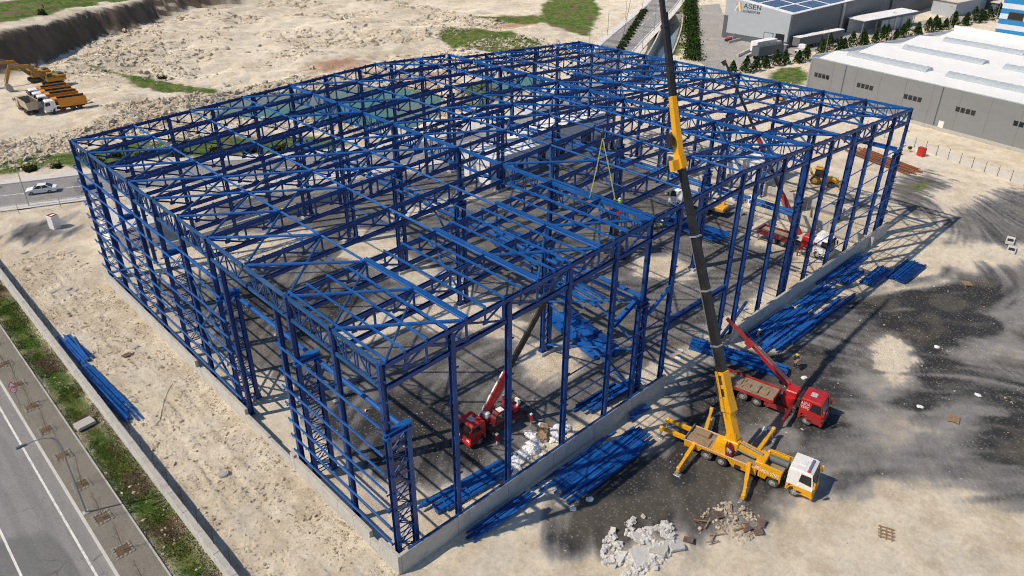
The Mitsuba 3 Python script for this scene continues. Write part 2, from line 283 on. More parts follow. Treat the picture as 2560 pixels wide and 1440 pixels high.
def ground_colour(p, n, uv):
    x, y = p.x, p.y
    v1, v2, vr = mikit.voronoi(x * 2.6, y * 2.6); peb = smoothstep(0.30, 0.16, v1) * smoothstep(0.45, 0.75, vr)
    big = fbm(x * 0.07, y * 0.07, 0, 3); mid = fbm(x * 0.5, y * 0.5, 0, 3); fine = noise(x * 3.1, y * 3.1); grit = noise(x * 9, y * 9)
    sand = mix((0.465, 0.40, 0.305), (0.605, 0.545, 0.44), smoothstep(0.3, 0.68, mid * 0.6 + big * 0.4))
    sand = mix(sand, (0.54, 0.505, 0.44), 0.5 * smoothstep(0.52, 0.7, fbm(x * 0.22 + 7, y * 0.22, 3, 3)))
    sand *= 0.82 + 0.2 * fine + 0.16 * grit
    sand = mix(sand, (0.62, 0.575, 0.49), 0.55 * peb); sand = mix(sand, (0.30, 0.26, 0.2), 0.3 * smoothstep(0.62, 0.8, noise(x * 1.7 + 9, y * 1.7)) * smoothstep(0.5, 0.7, fine))
    d = uv.x + 0.10 * (noise(x * 1.3, y * 1.3, 4) - 0.5) + 0.10 * (fine - 0.5)
    dark = mix((0.24, 0.237, 0.236), (0.036, 0.038, 0.042), smoothstep(0.30, 0.95, d)); dark = mix(dark, (0.125, 0.115, 0.095), 0.5 * smoothstep(0.52, 0.7, fbm(x * 0.2 + 11, y * 0.2, 5, 3)))
    dark *= 0.76 + 0.26 * fine + 0.24 * grit; dark = mix(dark, (0.34, 0.325, 0.3), 0.25 * peb)
    gm = fbm(x * 0.9 + 3, y * 0.9, 2, 3)
    gr = mix((0.045, 0.095, 0.016), (0.115, 0.135, 0.04), smoothstep(0.35, 0.65, gm)); gr = mix(gr, (0.13, 0.10, 0.065), smoothstep(0.58, 0.74, fbm(x * 0.25, y * 0.25 + 9, 1, 3)) * 0.8)
    gr *= 0.65 + 0.5 * fine + 0.3 * grit
    red = mi.Float(0)
    for cx, cy, a, b in REDS: red = dr.maximum(red, smoothstep(1.0, 0.3, dr.sqrt(dr.square((x - cx) / a) + dr.square((y - cy) / b)) + 0.5 * (mid - 0.5)))
    sand = mix(sand, mi.Color3f(0.30, 0.15, 0.085) * (0.8 + 0.4 * fine), 0.7 * red)
    # steep earth faces show brown subsoil
    steep = smoothstep(0.93, 0.70, n.z) * smoothstep(120, 150, y)
    sand = mix(sand, mi.Color3f(0.125, 0.095, 0.07) * (0.6 + 0.8 * mid), steep)
    col = mix(sand, dark, smoothstep(0.02, 0.42, d))
    return mix(col, gr, dr.clip(uv.y * (1 - steep) * smoothstep(0.2, 0.45, gm + 0.5 * uv.y - 0.2), 0, 1))
bsdf('ground_soil', ground_colour, 0.95, two=False, specular=0.15)
gm, guv = make_ground()
struct('ground', gm, 'ground_soil', smooth=True, uv=guv)
def zat(x, y):
    x, y = np.atleast_1d(np.asarray(x, float)), np.atleast_1d(np.asarray(y, float)); return flatten(x, y, height(x, y))
def strip(pts, w0, w1, z):
    "a ribbon along a polyline between the offsets w0 and w1 (to its left)"
    P = np.asarray(pts, float); t = np.gradient(P, axis=0); t /= np.linalg.norm(t, axis=1, keepdims=True); nn = np.stack([-t[:, 1], t[:, 0]], 1)
    a, b = P + nn * w0, P + nn * w1; k = len(P)
    v = np.vstack([np.c_[a, np.full(k, z)], np.c_[b, np.full(k, z)]]); i = np.arange(k - 1)
    return v, np.vstack([np.stack([i, i + 1, i + 1 + k], 1), np.stack([i, i + 1 + k, i + k], 1)])
def smooth_line(pts, n=60):
    from scipy.interpolate import PchipInterpolator
    P = np.asarray(pts, float); s = np.r_[0, np.cumsum(np.linalg.norm(np.diff(P, axis=0), axis=1))]; t = np.linspace(0, s[-1], n)
    return np.stack([PchipInterpolator(s, P[:, 0])(t), PchipInterpolator(s, P[:, 1])(t)], 1)
def asphalt(p, n, uv):
    a = fbm(p.x * 0.2, p.y * 0.2, 0, 3); b = fbm(p.x * 2.2, p.y * 0.5, 1, 2); c = noise(p.x * 11, p.y * 11)
    f1, f2, r = mikit.voronoi(p.x * 0.35 + 0.5 * b, p.y * 0.22); crack = smoothstep(0.03, 0.008, f2 - f1) * smoothstep(0.45, 0.6, a)
    col = mix((0.20, 0.20, 0.205), (0.30, 0.295, 0.29), a * 0.6 + b * 0.4); wheel = smoothstep(0.55, 0.2, dr.abs(dr.abs(p.x + 20.3) - 0.9))
    col = mix(col, (0.17, 0.17, 0.175), 0.35 * wheel); col = mix(col, (0.13, 0.13, 0.135), 0.6 * smoothstep(0.68, 0.72, noise(p.x * 0.25, p.y * 0.06, 8)))
    return mix(col, (0.09, 0.09, 0.09), 0.6 * crack) * (0.88 + 0.24 * c)
bsdf('asphalt', asphalt, 0.9, specular=0.2)
def old_asphalt(p, n, uv):
    a = fbm(p.x * 0.15, p.y * 0.15, 0, 4); c = noise(p.x * 6, p.y * 6); d = fbm(p.x * 0.6 + 4, p.y * 0.6, 2, 3)
    return mix(mix((0.24, 0.235, 0.23), (0.34, 0.33, 0.32), a), (0.38, 0.33, 0.26), 0.7 * smoothstep(0.55, 0.75, d)) * (0.85 + 0.3 * c)
bsdf('old_asphalt', old_asphalt, 0.9, specular=0.2)
def pavers(p, n, uv):
    r = dr.floor(p.y / 0.12); q = p.x / 0.24 + 0.5 * (r - 2 * dr.floor(r / 2)); gap = smoothstep(0.40, 0.49, dr.abs(q - dr.floor(q) - 0.5)) + smoothstep(0.36, 0.48, dr.abs(p.y / 0.12 - r - 0.5))
    a = fbm(p.x * 0.7, p.y * 0.7, 0, 3)
    return mix((0.19, 0.178, 0.15), (0.27, 0.25, 0.215), a * 0.7 + 0.3 * cell_rand(dr.floor(q), r)) * (1 - 0.35 * dr.clip(gap, 0, 1)) * (0.9 + 0.2 * noise(p.x * 8, p.y * 8))
bsdf('pavers', pavers, 0.9, specular=0.2)
bsdf('road_paint', worn((0.72, 0.72, 0.70), 0.15, 2.0, (0.3, 0.3, 0.3), 0.5), 0.7)
mb = MB(); mb.box(-60, -17.0, -120, 102, -0.4, 0.02); struct('road', mb, 'asphalt')
line = smooth_line(BACK_ROAD, 90)
struct('road', strip(line, -5.6, 5.6, 0.06), 'asphalt')
for off, n in ((-18.16, 0), (-22.45, 1), (-26.8, 0)):
    mb = MB(); mb.box(off - 0.09, off + 0.09, -100, 100, 0.018, 0.025); struct('road_marking', mb, 'road_paint')
m = MB()
for k in range(2, 88, 2): m.add(*strip(line[k:k + 2], -0.1, 0.1, 0.066))
struct('road_marking', m, 'road_paint')
struct('road_marking', strip(line, -5.1, -4.9, 0.066), 'road_paint')
mb = MB(); mb.box(-16.85, -14.05, -110, 98, -0.3, 0.13); struct('pavement', mb, 'pavers')
mb = MB(); mb.box(-17.08, -16.853, -110, 98, -0.3, 0.15); struct('kerb', mb, 'pale_concrete')
mb = MB(); mb.box(-14.047, -13.9, -110, 98, -0.3, 0.145); struct('kerb', mb, 'concrete')
for side in (-1, 1):
    a, b = (5.6, 8.2) if side > 0 else (-7.6, -5.6)
    v, f = strip(line, a, b, 0.16); struct('pavement', (v, f), 'pale_concrete')
    v1, f1 = strip(line, side * 5.6, side * 5.8, 0.17); m = MB(); m.add(v1, f1)
    v2 = v1.copy(); k = len(line); e = v1[:k].copy(); e2 = e.copy(); e2[:, 2] = 0.0; i = np.arange(k - 1)
    m.add(np.vstack([e, e2]), np.vstack([np.stack([i, i + 1, i + 1 + k], 1), np.stack([i, i + 1 + k, i + k], 1)])); struct('kerb', m, 'concrete')
# pond
def pond_bump(p, n, uv): return fbm(p.x * 0.8, p.y * 0.8, 0, 3)
bsdf('pond_water', lambda p, n, uv: mix((0.055, 0.155, 0.115), (0.13, 0.16, 0.115), smoothstep(0.45, 0.75, fbm(p.x * 0.06, p.y * 0.06, 0, 3) + smoothstep(118, 138, p.y) * 0.35)), 0.12, specular=0.5, bump=(pond_bump, 0.05, 0.05))
import shapely
g = shapely.Polygon(POND).buffer(7); v, f = trimesh.creation.triangulate_polygon(g, engine='earcut'); struct('pond_water', (np.c_[v, np.full(len(v), -1.15)], f), 'pond_water')
g = shapely.Polygon([(106, 98), (114, 96), (122, 101), (122, 108), (112, 110), (104, 105)]); v, f = trimesh.creation.triangulate_polygon(g, engine='earcut'); struct('pond_water', (np.c_[v, np.full(len(v), 0.22)], f), 'pond_water')
# canal
cl = smooth_line(CANAL, 30); mb = MB(); mb.add(*strip(cl, -3.3, 3.3, -3.7)); struct('canal_water', mb, bsdf('canal_water', (0.16, 0.19, 0.24), 0.1, specular=0.6))
for s in (-1, 1):
    m = MB(); t = 0.45
    for (ax, ay), (bx, by) in zip(cl[:-1], cl[1:]):
        d = np.array([bx - ax, by - ay]); d /= np.linalg.norm(d); nn = np.array([-d[1], d[0]]) * s * (3.2 + t / 2)
        m.bar((ax + nn[0], ay + nn[1], -1.95), (bx + nn[0], by + nn[1], -1.95), t, 4.6)
    struct('canal_wall', m, 'concrete')
m = MB(); d = cl[-1] - cl[-2]; d /= np.linalg.norm(d); nn = np.array([-d[1], d[0]]); e = cl[-1]
m.bar((*(e - nn * 3.6), -2.2), (*(e + nn * 3.6), -2.2), .6, 4.3); struct('canal_wall', m, 'concrete')
# ---------------------------------------------------------------- loose stones (nobody could count them)
ICO = trimesh.creation.icosphere(0)
def stones(xs, ys, size, z=None, seed=3, flat=0.7):
    r = np.random.default_rng(seed); k = len(xs); v0, f0 = ICO.vertices, ICO.faces
    jit = 1 + 0.35 * r.standard_normal((k, len(v0), 1)); sc = size[:, None, None] * (0.6 + 0.8 * r.random((k, 1, 3))) * np.array([1, 1, flat]); a = r.random(k) * 6.28
    v = v0[None] * jit * sc; c, s = np.cos(a)[:, None], np.sin(a)[:, None]
    v = np.stack([v[..., 0] * c - v[..., 1] * s, v[..., 0] * s + v[..., 1] * c, v[..., 2]], -1)
    zz = zat(xs, ys) if z is None else z
    v += np.stack([xs, ys, zz + size * 0.25], -1)[:, None]
    f = f0[None] + (np.arange(k) * len(v0))[:, None, None]
    return v.reshape(-1, 3), f.reshape(-1, 3)
def stone_col(p, n, uv): return mix((0.36, 0.30, 0.215), (0.58, 0.525, 0.43), noise(p.x * 0.9, p.y * 0.9, p.z * 0.9)) * (0.85 + 0.3 * noise(p.x * 6, p.y * 6, p.z * 6))
bsdf('limestone', stone_col, 0.9, two=False, specular=0.2)
def scatter(n, x0, x1, y0, y1, dens, seed):
    r = np.random.default_rng(seed); x = r.uniform(x0, x1, n); y = r.uniform(y0, y1, n); k = r.random(n) < dens(x, y); return x[k], y[k], r
def q_dens(x, y):
    yr = np.interp(x, [p[0] for p in BACK_ROAD], [p[1] for p in BACK_ROAD]); d = linedist(x, y, BACK_ROAD)
    tracks = linedist(x, y, [(0, 148), (30, 150), (50, 146), (62, 138)]); t2 = linedist(x, y, [(10, 165), (34, 160), (60, 158), (110, 160), (160, 150), (210, 190)])
    pad = np.hypot((x - 18) / 16, (y - 162) / 22)
    return (y > yr + 12) * sst(4, 10, tracks) * sst(3, 9, t2) * sst(0.9, 1.3, pad) * (sdf(x, y, POND) < -6) * (y < along(x, y) - 1) * sst(0.40, 0.62, N(x, y, 0.06, 51, 4)) * (x < 200) * (N(x, y, .3, 52) ** 1.5 * 1.6)
x, y, r = scatter(60000, -10, 170, 112, 262, q_dens, 61); sz = np.clip(0.13 * r.pareto(2.3, len(x)) + 0.11, 0, 0.75)
struct('quarry_rubble', stones(x, y, sz), 'limestone', kind='stuff')
x, y, r = scatter(14000, -8, 62, 112, 150, lambda x, y: sst(9, 2, linedist(x, y, [(-6, 131), (16, 131), (30, 133), (38, 142), (30, 156), (34, 168)])) * (.3 + .7 * N(x, y, .4, 53)), 62); sz = np.clip(0.17 * r.pareto(2.4, len(x)) + 0.13, 0, 0.8)
struct('quarry_rubble', stones(x, y, sz, seed=5), 'limestone', kind='stuff')
x, y, r = scatter(9000, 44, 96, 94, 146, lambda x, y: sst(7.5, 4, abs(sdf(x, y, POND) + 6.5)) * .7, 63); sz = np.clip(0.16 * r.pareto(2.4, len(x)) + 0.14, 0, 0.8)
struct('pond_bank_stones', stones(x, y, sz, seed=6), 'limestone', kind='stuff')
x, y, r = scatter(26000, -10, -0.9, -8, 80, lambda x, y: 0.25 + 0.75 * sst(.4, .6, N(x, y, 0.4, 54)), 64); sz = np.clip(0.022 * r.pareto(2.2, len(x)) + 0.03, 0, 0.16)
struct('gravel', stones(x, y, sz, seed=7), 'limestone', kind='stuff')
x, y, r = scatter(11000, -4, 90, -34, -1.5, lambda x, y: 0.2 + 0.8 * sst(.5, .65, N(x, y, 0.25, 55)), 65); sz = np.clip(0.016 * r.pareto(2.4, len(x)) + 0.02, 0, 0.12)
struct('gravel', stones(x, y, sz, seed=8), 'limestone', kind='stuff')
x, y, r = scatter(12000, 1, 110, 1, 64, lambda x, y: 0.2 + 0.8 * sst(.5, .65, N(x, y, 0.25, 56)), 66); sz = np.clip(0.022 * r.pareto(2.4, len(x)) + 0.022, 0, 0.18)
struct('gravel', stones(x, y, sz, seed=9), 'limestone', kind='stuff')
# grass blades on the verge
def blades(xs, ys, hh, seed, w=0.03):
    r = np.random.default_rng(seed); k = len(xs); a = r.random(k) * 6.28; z = zat(xs, ys); h = hh * (0.5 + r.random(k))
    dx, dy = np.cos(a) * w, np.sin(a) * w; lean = (r.random((k, 2)) - .5) * h[:, None]
    v = np.stack([np.stack([xs - dx, ys - dy, z - .01], 1), np.stack([xs + dx, ys + dy, z - .01], 1), np.stack([xs + lean[:, 0], ys + lean[:, 1], z + h], 1)], 1)
    return v.reshape(-1, 3), np.arange(3 * k).reshape(-1, 3)
def blade_col(p, n, uv):
    g = fbm(p.x * 0.9 + 3, p.y * 0.9, 2, 3); b = smoothstep(0.58, 0.74, fbm(p.x * 0.25, p.y * 0.25 + 9, 1, 3))
    return mix(mix((0.055, 0.12, 0.018), (0.15, 0.17, 0.045), g), (0.17, 0.125, 0.08), b) * (0.7 + 0.6 * noise(p.x * 5, p.y * 5))
scene['material_grass_blade'] = {'type': 'twosided', 'bsdf': {'type': 'diffuse', 'reflectance': mikit.proc(blade_col)}}
x, y, r = scatter(70000, -13.85, -10.95, -6, 90, lambda x, y: 0.25 + 0.75 * sst(.35, .55, N(x, y, .5, 57)), 67); struct('grass', blades(x, y, 0.13, 4), 'grass_blade', kind='stuff')
x, y, r = scatter(900, -13.8, -11, -4, 60, lambda x, y: sst(.5, .62, N(x, y, .6, 58)), 68); struct('gravel', stones(x, y, np.clip(0.03 * r.pareto(2, len(x)) + .04, 0, .14), seed=12), 'limestone', kind='stuff')
# ---------------------------------------------------------------- the steel frame
YN = [0, 6.38, 12.88, 20.07, 27.40, 33.94, 39.96, 46.47, 52.52, 58.93, 65.2]
HE, HR, DEPTH = 19.4, 2.3, 2.0
def zt(x): return HE + HR * (1 - abs(x - 45) / 45)
def yn(span, j): return 62.3 if (span == 2 and j == 10) else YN[j]
SF = thing('steel_hall', 'huge unfinished hall frame of blue painted steel columns and roof trusses in the middle of the site', 'building frame')
B1, B2, B3 = 'blue_steel', 'bright_blue_steel', 'dull_blue_steel'
def truss(span, j):
    x0 = 30.0 * span; y = yn(span, j); x1 = x0 + 30
    t = numbered(SF + '__roof_truss'); key = t.split('__')[1]
    gap = 0.9 if (span == 1 and j == 10) else 0.18
    xs = [x0 + 0.18 + 0 * k for k in (0,)] + [x0 + 1.875 * k for k in range(1, 16)] + [x1 - gap]
    top = lambda x: np.array([x, y, zt(x) - .15]); bot = lambda x: np.array([x, y, zt(x) - DEPTH])
    mid = [45.0] if x0 < 45 < x1 else []
    def chord(fn, clips):
        m = MB(); ks = [xs[0]] + mid + [xs[-1]]
        for a, b in zip(ks[:-1], ks[1:]):
            p, q = fn(a), fn(b); m.ibar(p, q, 0.34, 0.32, (0, 1, 0), 0.055, 0.05)
        if clips:
            for x in xs:
                p = fn(x) + [0, 0, .2]; m.box(p[0] - .1, p[0] + .1, y - .11, y + .11, p[2] - .048, p[2] + .1)
        return m
    def sub(name, m, mat=B1): put(numbered(t + '__' + name), m, mat)
    sub('top_chord', chord(top, True)); sub('bottom_chord', chord(bot, False))
    for k in range(8):
        a, b = (xs[2 * k], xs[2 * k + 2]) if k < 4 else (xs[2 * k + 2], xs[2 * k]); c = xs[2 * k + 1]
        dm = 0.5 * (top(a) + bot(b)); dm[0] = c; dm = np.array([c, y, dm[2]])
        m = MB(); m.bar(top(a) - [0, 0, .15], bot(b) + [0, 0, .15], .13, .15); m.box(c - .22, c + .22, y - .075, y + .075, dm[2] - .2, dm[2] + .16); sub('diagonal', m)
        m = MB(); m.bar(top(c) - [0, 0, .15], dm + [0, 0, .16], .12, .12); sub('hanger', m)
        m = MB(); m.bar(dm + np.array([(b - a) * .06, 0, .1]), top(b) - np.array([(b - a) * .04, 0, .15]), .12, .12); sub('sub_diagonal', m)
        m = MB(); e = b
        m.bar(bot(e) + [0, 0, .15], top(e) - [0, 0, .15], .15, .15); m.box(e - .25, e + .25, y - .085, y + .085, bot(e)[2] + .15, bot(e)[2] + .4); sub('post', m)
for span in range(3):
    for j in range(11): truss(span, j)
def lattice_column(xa, xb, y, xu, zc=12.8, up=True, face=1):
    "two legs with lacing, a crane corbel and one upper shaft"
    t = numbered(SF + '__lattice_column')
    sub = lambda n, m, mat=B1: put(numbered(t + '__' + n), m, mat)
    for x in (xa, xb):
        m = MB(); m.ibar((x, y, 0.45), (x, y, zc), 0.36, 0.46, (0, 1, 0), .04, .04); m.box(x - .36, x + .36, y - .36, y + .36, .36, .45); m.box(x - .3, x + .3, y - .26, y + .26, .452, .8); sub('leg', m)
    m = MB(); zs = np.arange(0.9, zc - .4, 1.15); a, b = min(xa, xb) + .19, max(xa, xb) - .19
    for s in (-.17, .17):
        for k, z in enumerate(zs):
            z2 = min(z + 1.15, zc - .2); p, q = ((a, y + s, z), (b, y + s, z2)) if k % 2 else ((b, y + s, z), (a, y + s, z2)); m.bar(p, q, .03, .11, (0, 1, 0)); m.bar((a, y + s * 1.2, z), (b, y + s * 1.2, z), .03, .12)
    sub('lacing', m)
    m = MB(); w0, w1 = (min(xa, xb, xu) - .3, max(xa, xb, xu) + .3); m.box(w0, w1, y - .26, y + .26, zc, zc + .16); m.box(w0, w1, y - .26, y + .26, zc + .5, zc + .62); m.box(w0, w1, y - .05, y + .05, zc + .16, zc + .5)
    for x in (xa, xb): m.box(x - .03, x + .03, y - .24, y - .052, zc + .162, zc + .498)
    sub('corbel', m, B2 if xa < 1 else B1)
    m = MB(); m.ibar((xu, y, zc + .62), (xu, y, zt(xu) - .02), .34, .5, (1, 0, 0), .045, .04); m.box(xu - .3, xu + .3, y - .24, y + .24, zt(xu) - .02, zt(xu) + .03); sub('upper_shaft', m)
    m = MB(); o = xa - .23 if xa < 5 else xa + .23
    for z in np.arange(2.2, 18.6, 1.75): m.box(min(o, o + (-.35 if xa < 5 else .35)), max(o, o + (-.35 if xa < 5 else .35)), y - .05, y + .05, z, z + .1)
    if y < 1:
        for z in np.arange(2.2, 18.6, 1.75): m.box(xa - .04, xa + .04, y - .52, y - .2, z, z + .12)
    if xa < 5 or xa > 80: sub('girt_cleats', m, B1)
for j in (0, 2, 4, 6, 8, 10):
    lattice_column(0.0, 1.75, YN[j] + (0.25 if j == 0 else 0), 0.0)
    lattice_column(30.55, 29.45, YN[j] + (0.2 if j == 0 else 0), 30.0, 13.6 if j else 11.6)
    lattice_column(60.55, 59.45, yn(1, j), 60.0, 13.6)
    lattice_column(90.0, 88.25, yn(2, j), 90.0)
def wall_column(x, y, z1, ax):
    t = SF; m = MB(); m.ibar((x, y, .45), (x, y, z1), .4, .44, ax, .05, .045); m.box(x - .3, x + .3, y - .3, y + .3, .36, .45)
    for z in np.arange(2.2, z1 - .6, 1.75):
        if ax[1]: m.box(x + .2, x + .46, y - .22, y - .12, z, z + .12); m.box(x - .3, x - .182, y - .3, y - .18, z + .5, z + .64)
        else: m.box(x - .55, x - .2, y - .05, y + .05, z, z + .1)
    put(numbered(t + '__wall_column'), m, B1)
for j in (1, 5, 7, 9): wall_column(0, YN[j], HE - .1, (1, 0, 0))
for y in (15.25, 25.3): wall_column(0, y, 17.2, (1, 0, 0))
for x in (6.0, 11.75, 18.75, 24.9, 34.2, 48.4, 54.1, 65.6, 71.9, 77.8, 84.4): wall_column(x, -.05, zt(x) - .35, (0, 1, 0))
wall_column(45.3, -.05, zt(45) - .35, (0, 1, 0))
for j in range(1, 10, 2): wall_column(90, YN[j], HE - .1, (1, 0, 0))
for x in (6, 12, 18, 24, 36, 42, 48, 54, 66, 72, 78, 84): wall_column(x, yn(2 if x > 60 else 0, 10), zt(x) - .35, (0, 1, 0))
# longitudinal trusses over the column rows
def long_truss(x, j, span):
    t = numbered(SF + '__eaves_truss'); sub = lambda n, m, mat: put(numbered(t + '__' + n), m, mat)
    y0, y1 = yn(span, j) + .2, yn(span, j + 1) - .2; ztop, zb = zt(x) - .12, zt(x) - DEPTH - .1; mat = B3 if x == 0 else B2
    m = MB(); m.bar((x - .02, y0, ztop), (x - .02, y1, ztop), .16, .36); sub('top_chord', m, mat)
    m = MB(); m.bar((x - .02, y0, zb), (x - .02, y1, zb), .16, .3); sub('bottom_chord', m, mat)
    ys = np.linspace(y0, y1, 5)
    for y in ys[1:4]:
        m = MB(); m.bar((x, y, zb + .15), (x, y, ztop - .18), .1, .1); sub('post', m, B1)
        if j % 2 == 0: m = MB(); m.bar((x, y + .35, zb + .15), (x, y + .35, ztop - .18), .08, .08); sub('post', m, B1)
    for k in range(4):
        a, b = (ztop - .18, zb + .15) if k % 2 == 0 else (zb + .15, ztop - .18); m = MB(); m.bar((x + .003, ys[k] + .07, a), (x + .003, ys[k + 1] - .07, b), .1, .12); sub('diagonal', m, B1 if j % 2 else B3)
for x, span in ((0, 0), (30, 0), (60, 1), (90, 2)):
    for j in range(10): long_truss(x, j, span)
# ties and braces in the roof
for k in range(1, 12):
    x = 7.5 * k
    if k in (4, 8): continue
    for j in range(10):
        sp = int(x // 30); y0, y1 = yn(sp, j), yn(sp, j + 1)
        m = MB(); m.tube((x, y0 + .16, zt(x) - .05), (x, y1 - .16, zt(x) - .05), .115, 7); put(numbered(SF + '__roof_tie'), m, B2)
        if k % 2 or j % 2: m = MB(); m.tube((x, y0 + .16, zt(x) - DEPTH), (x, y1 - .16, zt(x) - DEPTH), .075, 6); put(numbered(SF + '__bottom_tie'), m, B2 if k < 4 else B1)
def brace(pn, j, both=True, r=.135):
    xa, xb = 7.5 * pn, 7.5 * pn + 7.5; sp = int(xa // 30); y0, y1 = yn(sp, j) + .2, yn(sp, j + 1) - .2
    for n, (a, b, dz) in enumerate(((y1, y0, -.02), (y0, y1, -.26))):
        if n and not both: continue
        m = MB(); m.tube((xa + .2, a, zt(xa) + dz), (xb - .2, b, zt(xb) + dz), r if n == 0 else .11, 8)
        for e, s, yy in ((xa, 1, a), (xb, -1, b)): m.box(min(e + s * .1, e + s * .45), max(e + s * .1, e + s * .45), yy - .14, yy + .14, zt(e) + dz - .02, zt(e) + dz + .02)
        put(numbered(SF + '__roof_brace'), m, B2 if n == 0 else B3)
for j in range(10): brace(0, j); brace(11, j)
for pn in range(1, 11):
    for j in (4, 5): brace(pn, j)
for pn, j in ((2, 0), (3, 0), (6, 0), (7, 0), (7, 1), (8, 0), (10, 0), (2, 9), (3, 9), (4, 9), (6, 9), (7, 9), (9, 9), (3, 7), (4, 7), (7, 3), (8, 2), (4, 2), (5, 8), (8, 8), (9, 6)): brace(pn, j)
# purlins laid over the first two bays of the near span
for k in range(0, 17):
    x = 1.875 * k
    if k == 0: x = .25
    for y0, y1 in ((-.1, 6.3), (6.34, 12.95)):
        m = MB(); dbl = k in (8, 12, 4)
        for o in ((0,) if not dbl else (-.1, .1)): m.bar((x + o, y0, zt(x) + .28), (x + o, y1, zt(x) + .28), .09, .18); m.bar((x + o - .06, y0, zt(x) + .355), (x + o - .06, y1, zt(x) + .355), .04, .03)
        put(numbered(SF + '__purlin'), m, B2)
# wall girts
for z in (2.6, 4.4, 6.2, 8.0, 9.8, 11.6, 14.2, 16.2):
    for a, b in ((0, 2), (4, 6), (6, 8), (8, 10)):
        y0, y1 = YN[a] + (.1 if a == 0 else .02), YN[b] - .02
        if a == 0: y1 = 15.2
        if a == 4: y0 = 25.35
        if z > 14 and a == 0 and z > 15: continue
        m = MB(); m.bar((-.62, y0, z), (-.62, y1, z), .1, .2); put(numbered(SF + '__girt'), m, B2)
for z in (7.5, 10.2):
    m = MB(); m.bar((18.8, -.34, z - 1.0), (34.1, -.34, z - 1.0), .08, .12); put(numbered(SF + '__girt'), m, B1)
for z in (3.4, 6.2, 8.6, 11.4, 14.0):
    m = MB(); m.bar((65.7, -.34, z), (90.6, -.34, z), .08, .12); put(numbered(SF + '__girt'), m, B2)
# tubes, runway girders and bracing between the columns
for j in range(0, 10):
    y0, y1 = YN[j], YN[j + 1]
    m = MB(); m.tube((1.75, y0 + (.3 if j % 2 == 0 else 0), 12.55), (1.75, y1 - (.3 if j % 2 else 0), 12.55), .21, 10); put(numbered(SF + '__runway_tube'), m, B2)
    for x in (29.45, 30.55, 59.45, 60.55):
        m = MB(); m.tube((x, y0 + .3, 12.3), (x, y1 - .3, 12.3), .22, 8); put(numbered(SF + '__runway_tube'), m, B2)
    m = MB(); y1r = yn(2, j + 1); m.ibar((88.6, y0 + .02, 13.75), (88.6, y1r - .02, 13.75), .35, .6, (0, 0, 1), .04, .04); put(numbered(SF + '__runway_girder'), m, B2)
for (x, j) in ((0, 4), (1.75, 4), (30, 4), (60, 4), (90, 4), (30, 0), (60, 6), (90, 8), (0, 8)):
    y0, y1 = YN[j] + .3, YN[j + 2] - .3 if j != 4 else YN[5] - .2
    if j == 8: y1 = yn(2 if x == 90 else 0, 10) - .3
    for zz in ((1.2, 6.6), (6.9, 12.4)):
        for s, (a, b) in enumerate(((y0, y1), (y1, y0))):
            m = MB(); xo = x - (.12 if s else -.12); m.tube((xo, a, zz[0]), (xo, b, zz[1]), .12, 8); put(numbered(SF + '__wall_brace'), m, B3 if x == 0 else B2)
# short girder pieces already hung in the second span
m = MB(); m.ibar((25.6, .2, 11.3), (29.2, .2, 12.9), .4, .5, (0, 0, 1)); put(numbered(SF + '__runway_girder'), m, B2)
m = MB(); m.bar((30.7, -.1, 10.6), (34.0, -.1, 12.4), .25, .4); put(numbered(SF + '__runway_girder'), m, B2)
# footings under the inner columns
for x in (30, 60):
    for j in (0, 2, 4, 6, 8, 10): m = MB(); y = yn(1, j); m.box(x - 1.1, x + 1.1, y - .55, y + .55, -.4, .36); single('concrete_footing', m, 'concrete', 'low concrete footing under an inner lattice column', 'footing', group='footings under the inner columns')
# ---------------------------------------------------------------- concrete plinth round the hall
def panel_wall(name, segs, axis, off, t, label, cat='wall'):
    w = thing(name, label, cat)
    for a, b, z0, z1 in segs:
        m = MB()
        if axis == 'y': m.rbox(off - t / 2, off + t / 2, a, b, z0, z1, .02)
        else: m.rbox(a, b, off - t / 2, off + t / 2, z0, z1, .02)
        part(w, 'panel', m, 'concrete' if axis == 'y' else 'concrete')
    return w
seg = [(-.9, 1.7, -.4, 2.0), (1.71, 3.0, -.4, 1.1)] + [(3.01 + 2.4 * k, 5.385 + 2.4 * k, -.4, 1.75) for k in range(5)] + [(15.02, 15.7, -.4, 2.0), (15.72, 20.0, -.4, .95), (20.01, 24.6, -.4, 1.1)]
seg += [(24.62 + 3.33 * k, 27.92 + 3.33 * k, -.4, 1.75) for k in range(3)] + [(34.65, 36.2, -.4, .9)] + [(36.22 + 4.8 * k, 41.0 + 4.8 * k, -.4, 1.7) for k in range(6)]
panel_wall('concrete_plinth', seg, 'y', -.72, .34, 'low stepped concrete plinth along the sunlit left side of the steel frame')
seg = [(-.53 + 5.77 * k, 5.205 + 5.77 * k, -.4, 2.05) for k in range(6)]
panel_wall('concrete_plinth', seg, 'x', -.78, .3, 'low concrete plinth in shade along the near front of the steel frame')
seg = [(47.0, 47.6, -.4, 1.2)] + [(47.62 + 7.2 * k, 54.8 + 7.2 * k, -.4, 2.05) for k in range(6)]
panel_wall('concrete_plinth', seg, 'x', -.78, .3, 'low concrete plinth in shade beyond the gate opening of the front')
for a in (-.5,):
    m = MB(); m.bar((.2, -.76, 2.09), (33.6, -.76, 2.09), .2, .07); single('steel_sill', m, B1, 'thin blue steel sill lying on the near front plinth', 'sill')
seg = [(6 + 6.4 * k, 12.35 + 6.4 * k, -.3, 1.9) for k in range(8)]
panel_wall('concrete_plinth', seg, 'y', 91.1, .3, 'concrete plinth along the far right side of the steel frame')
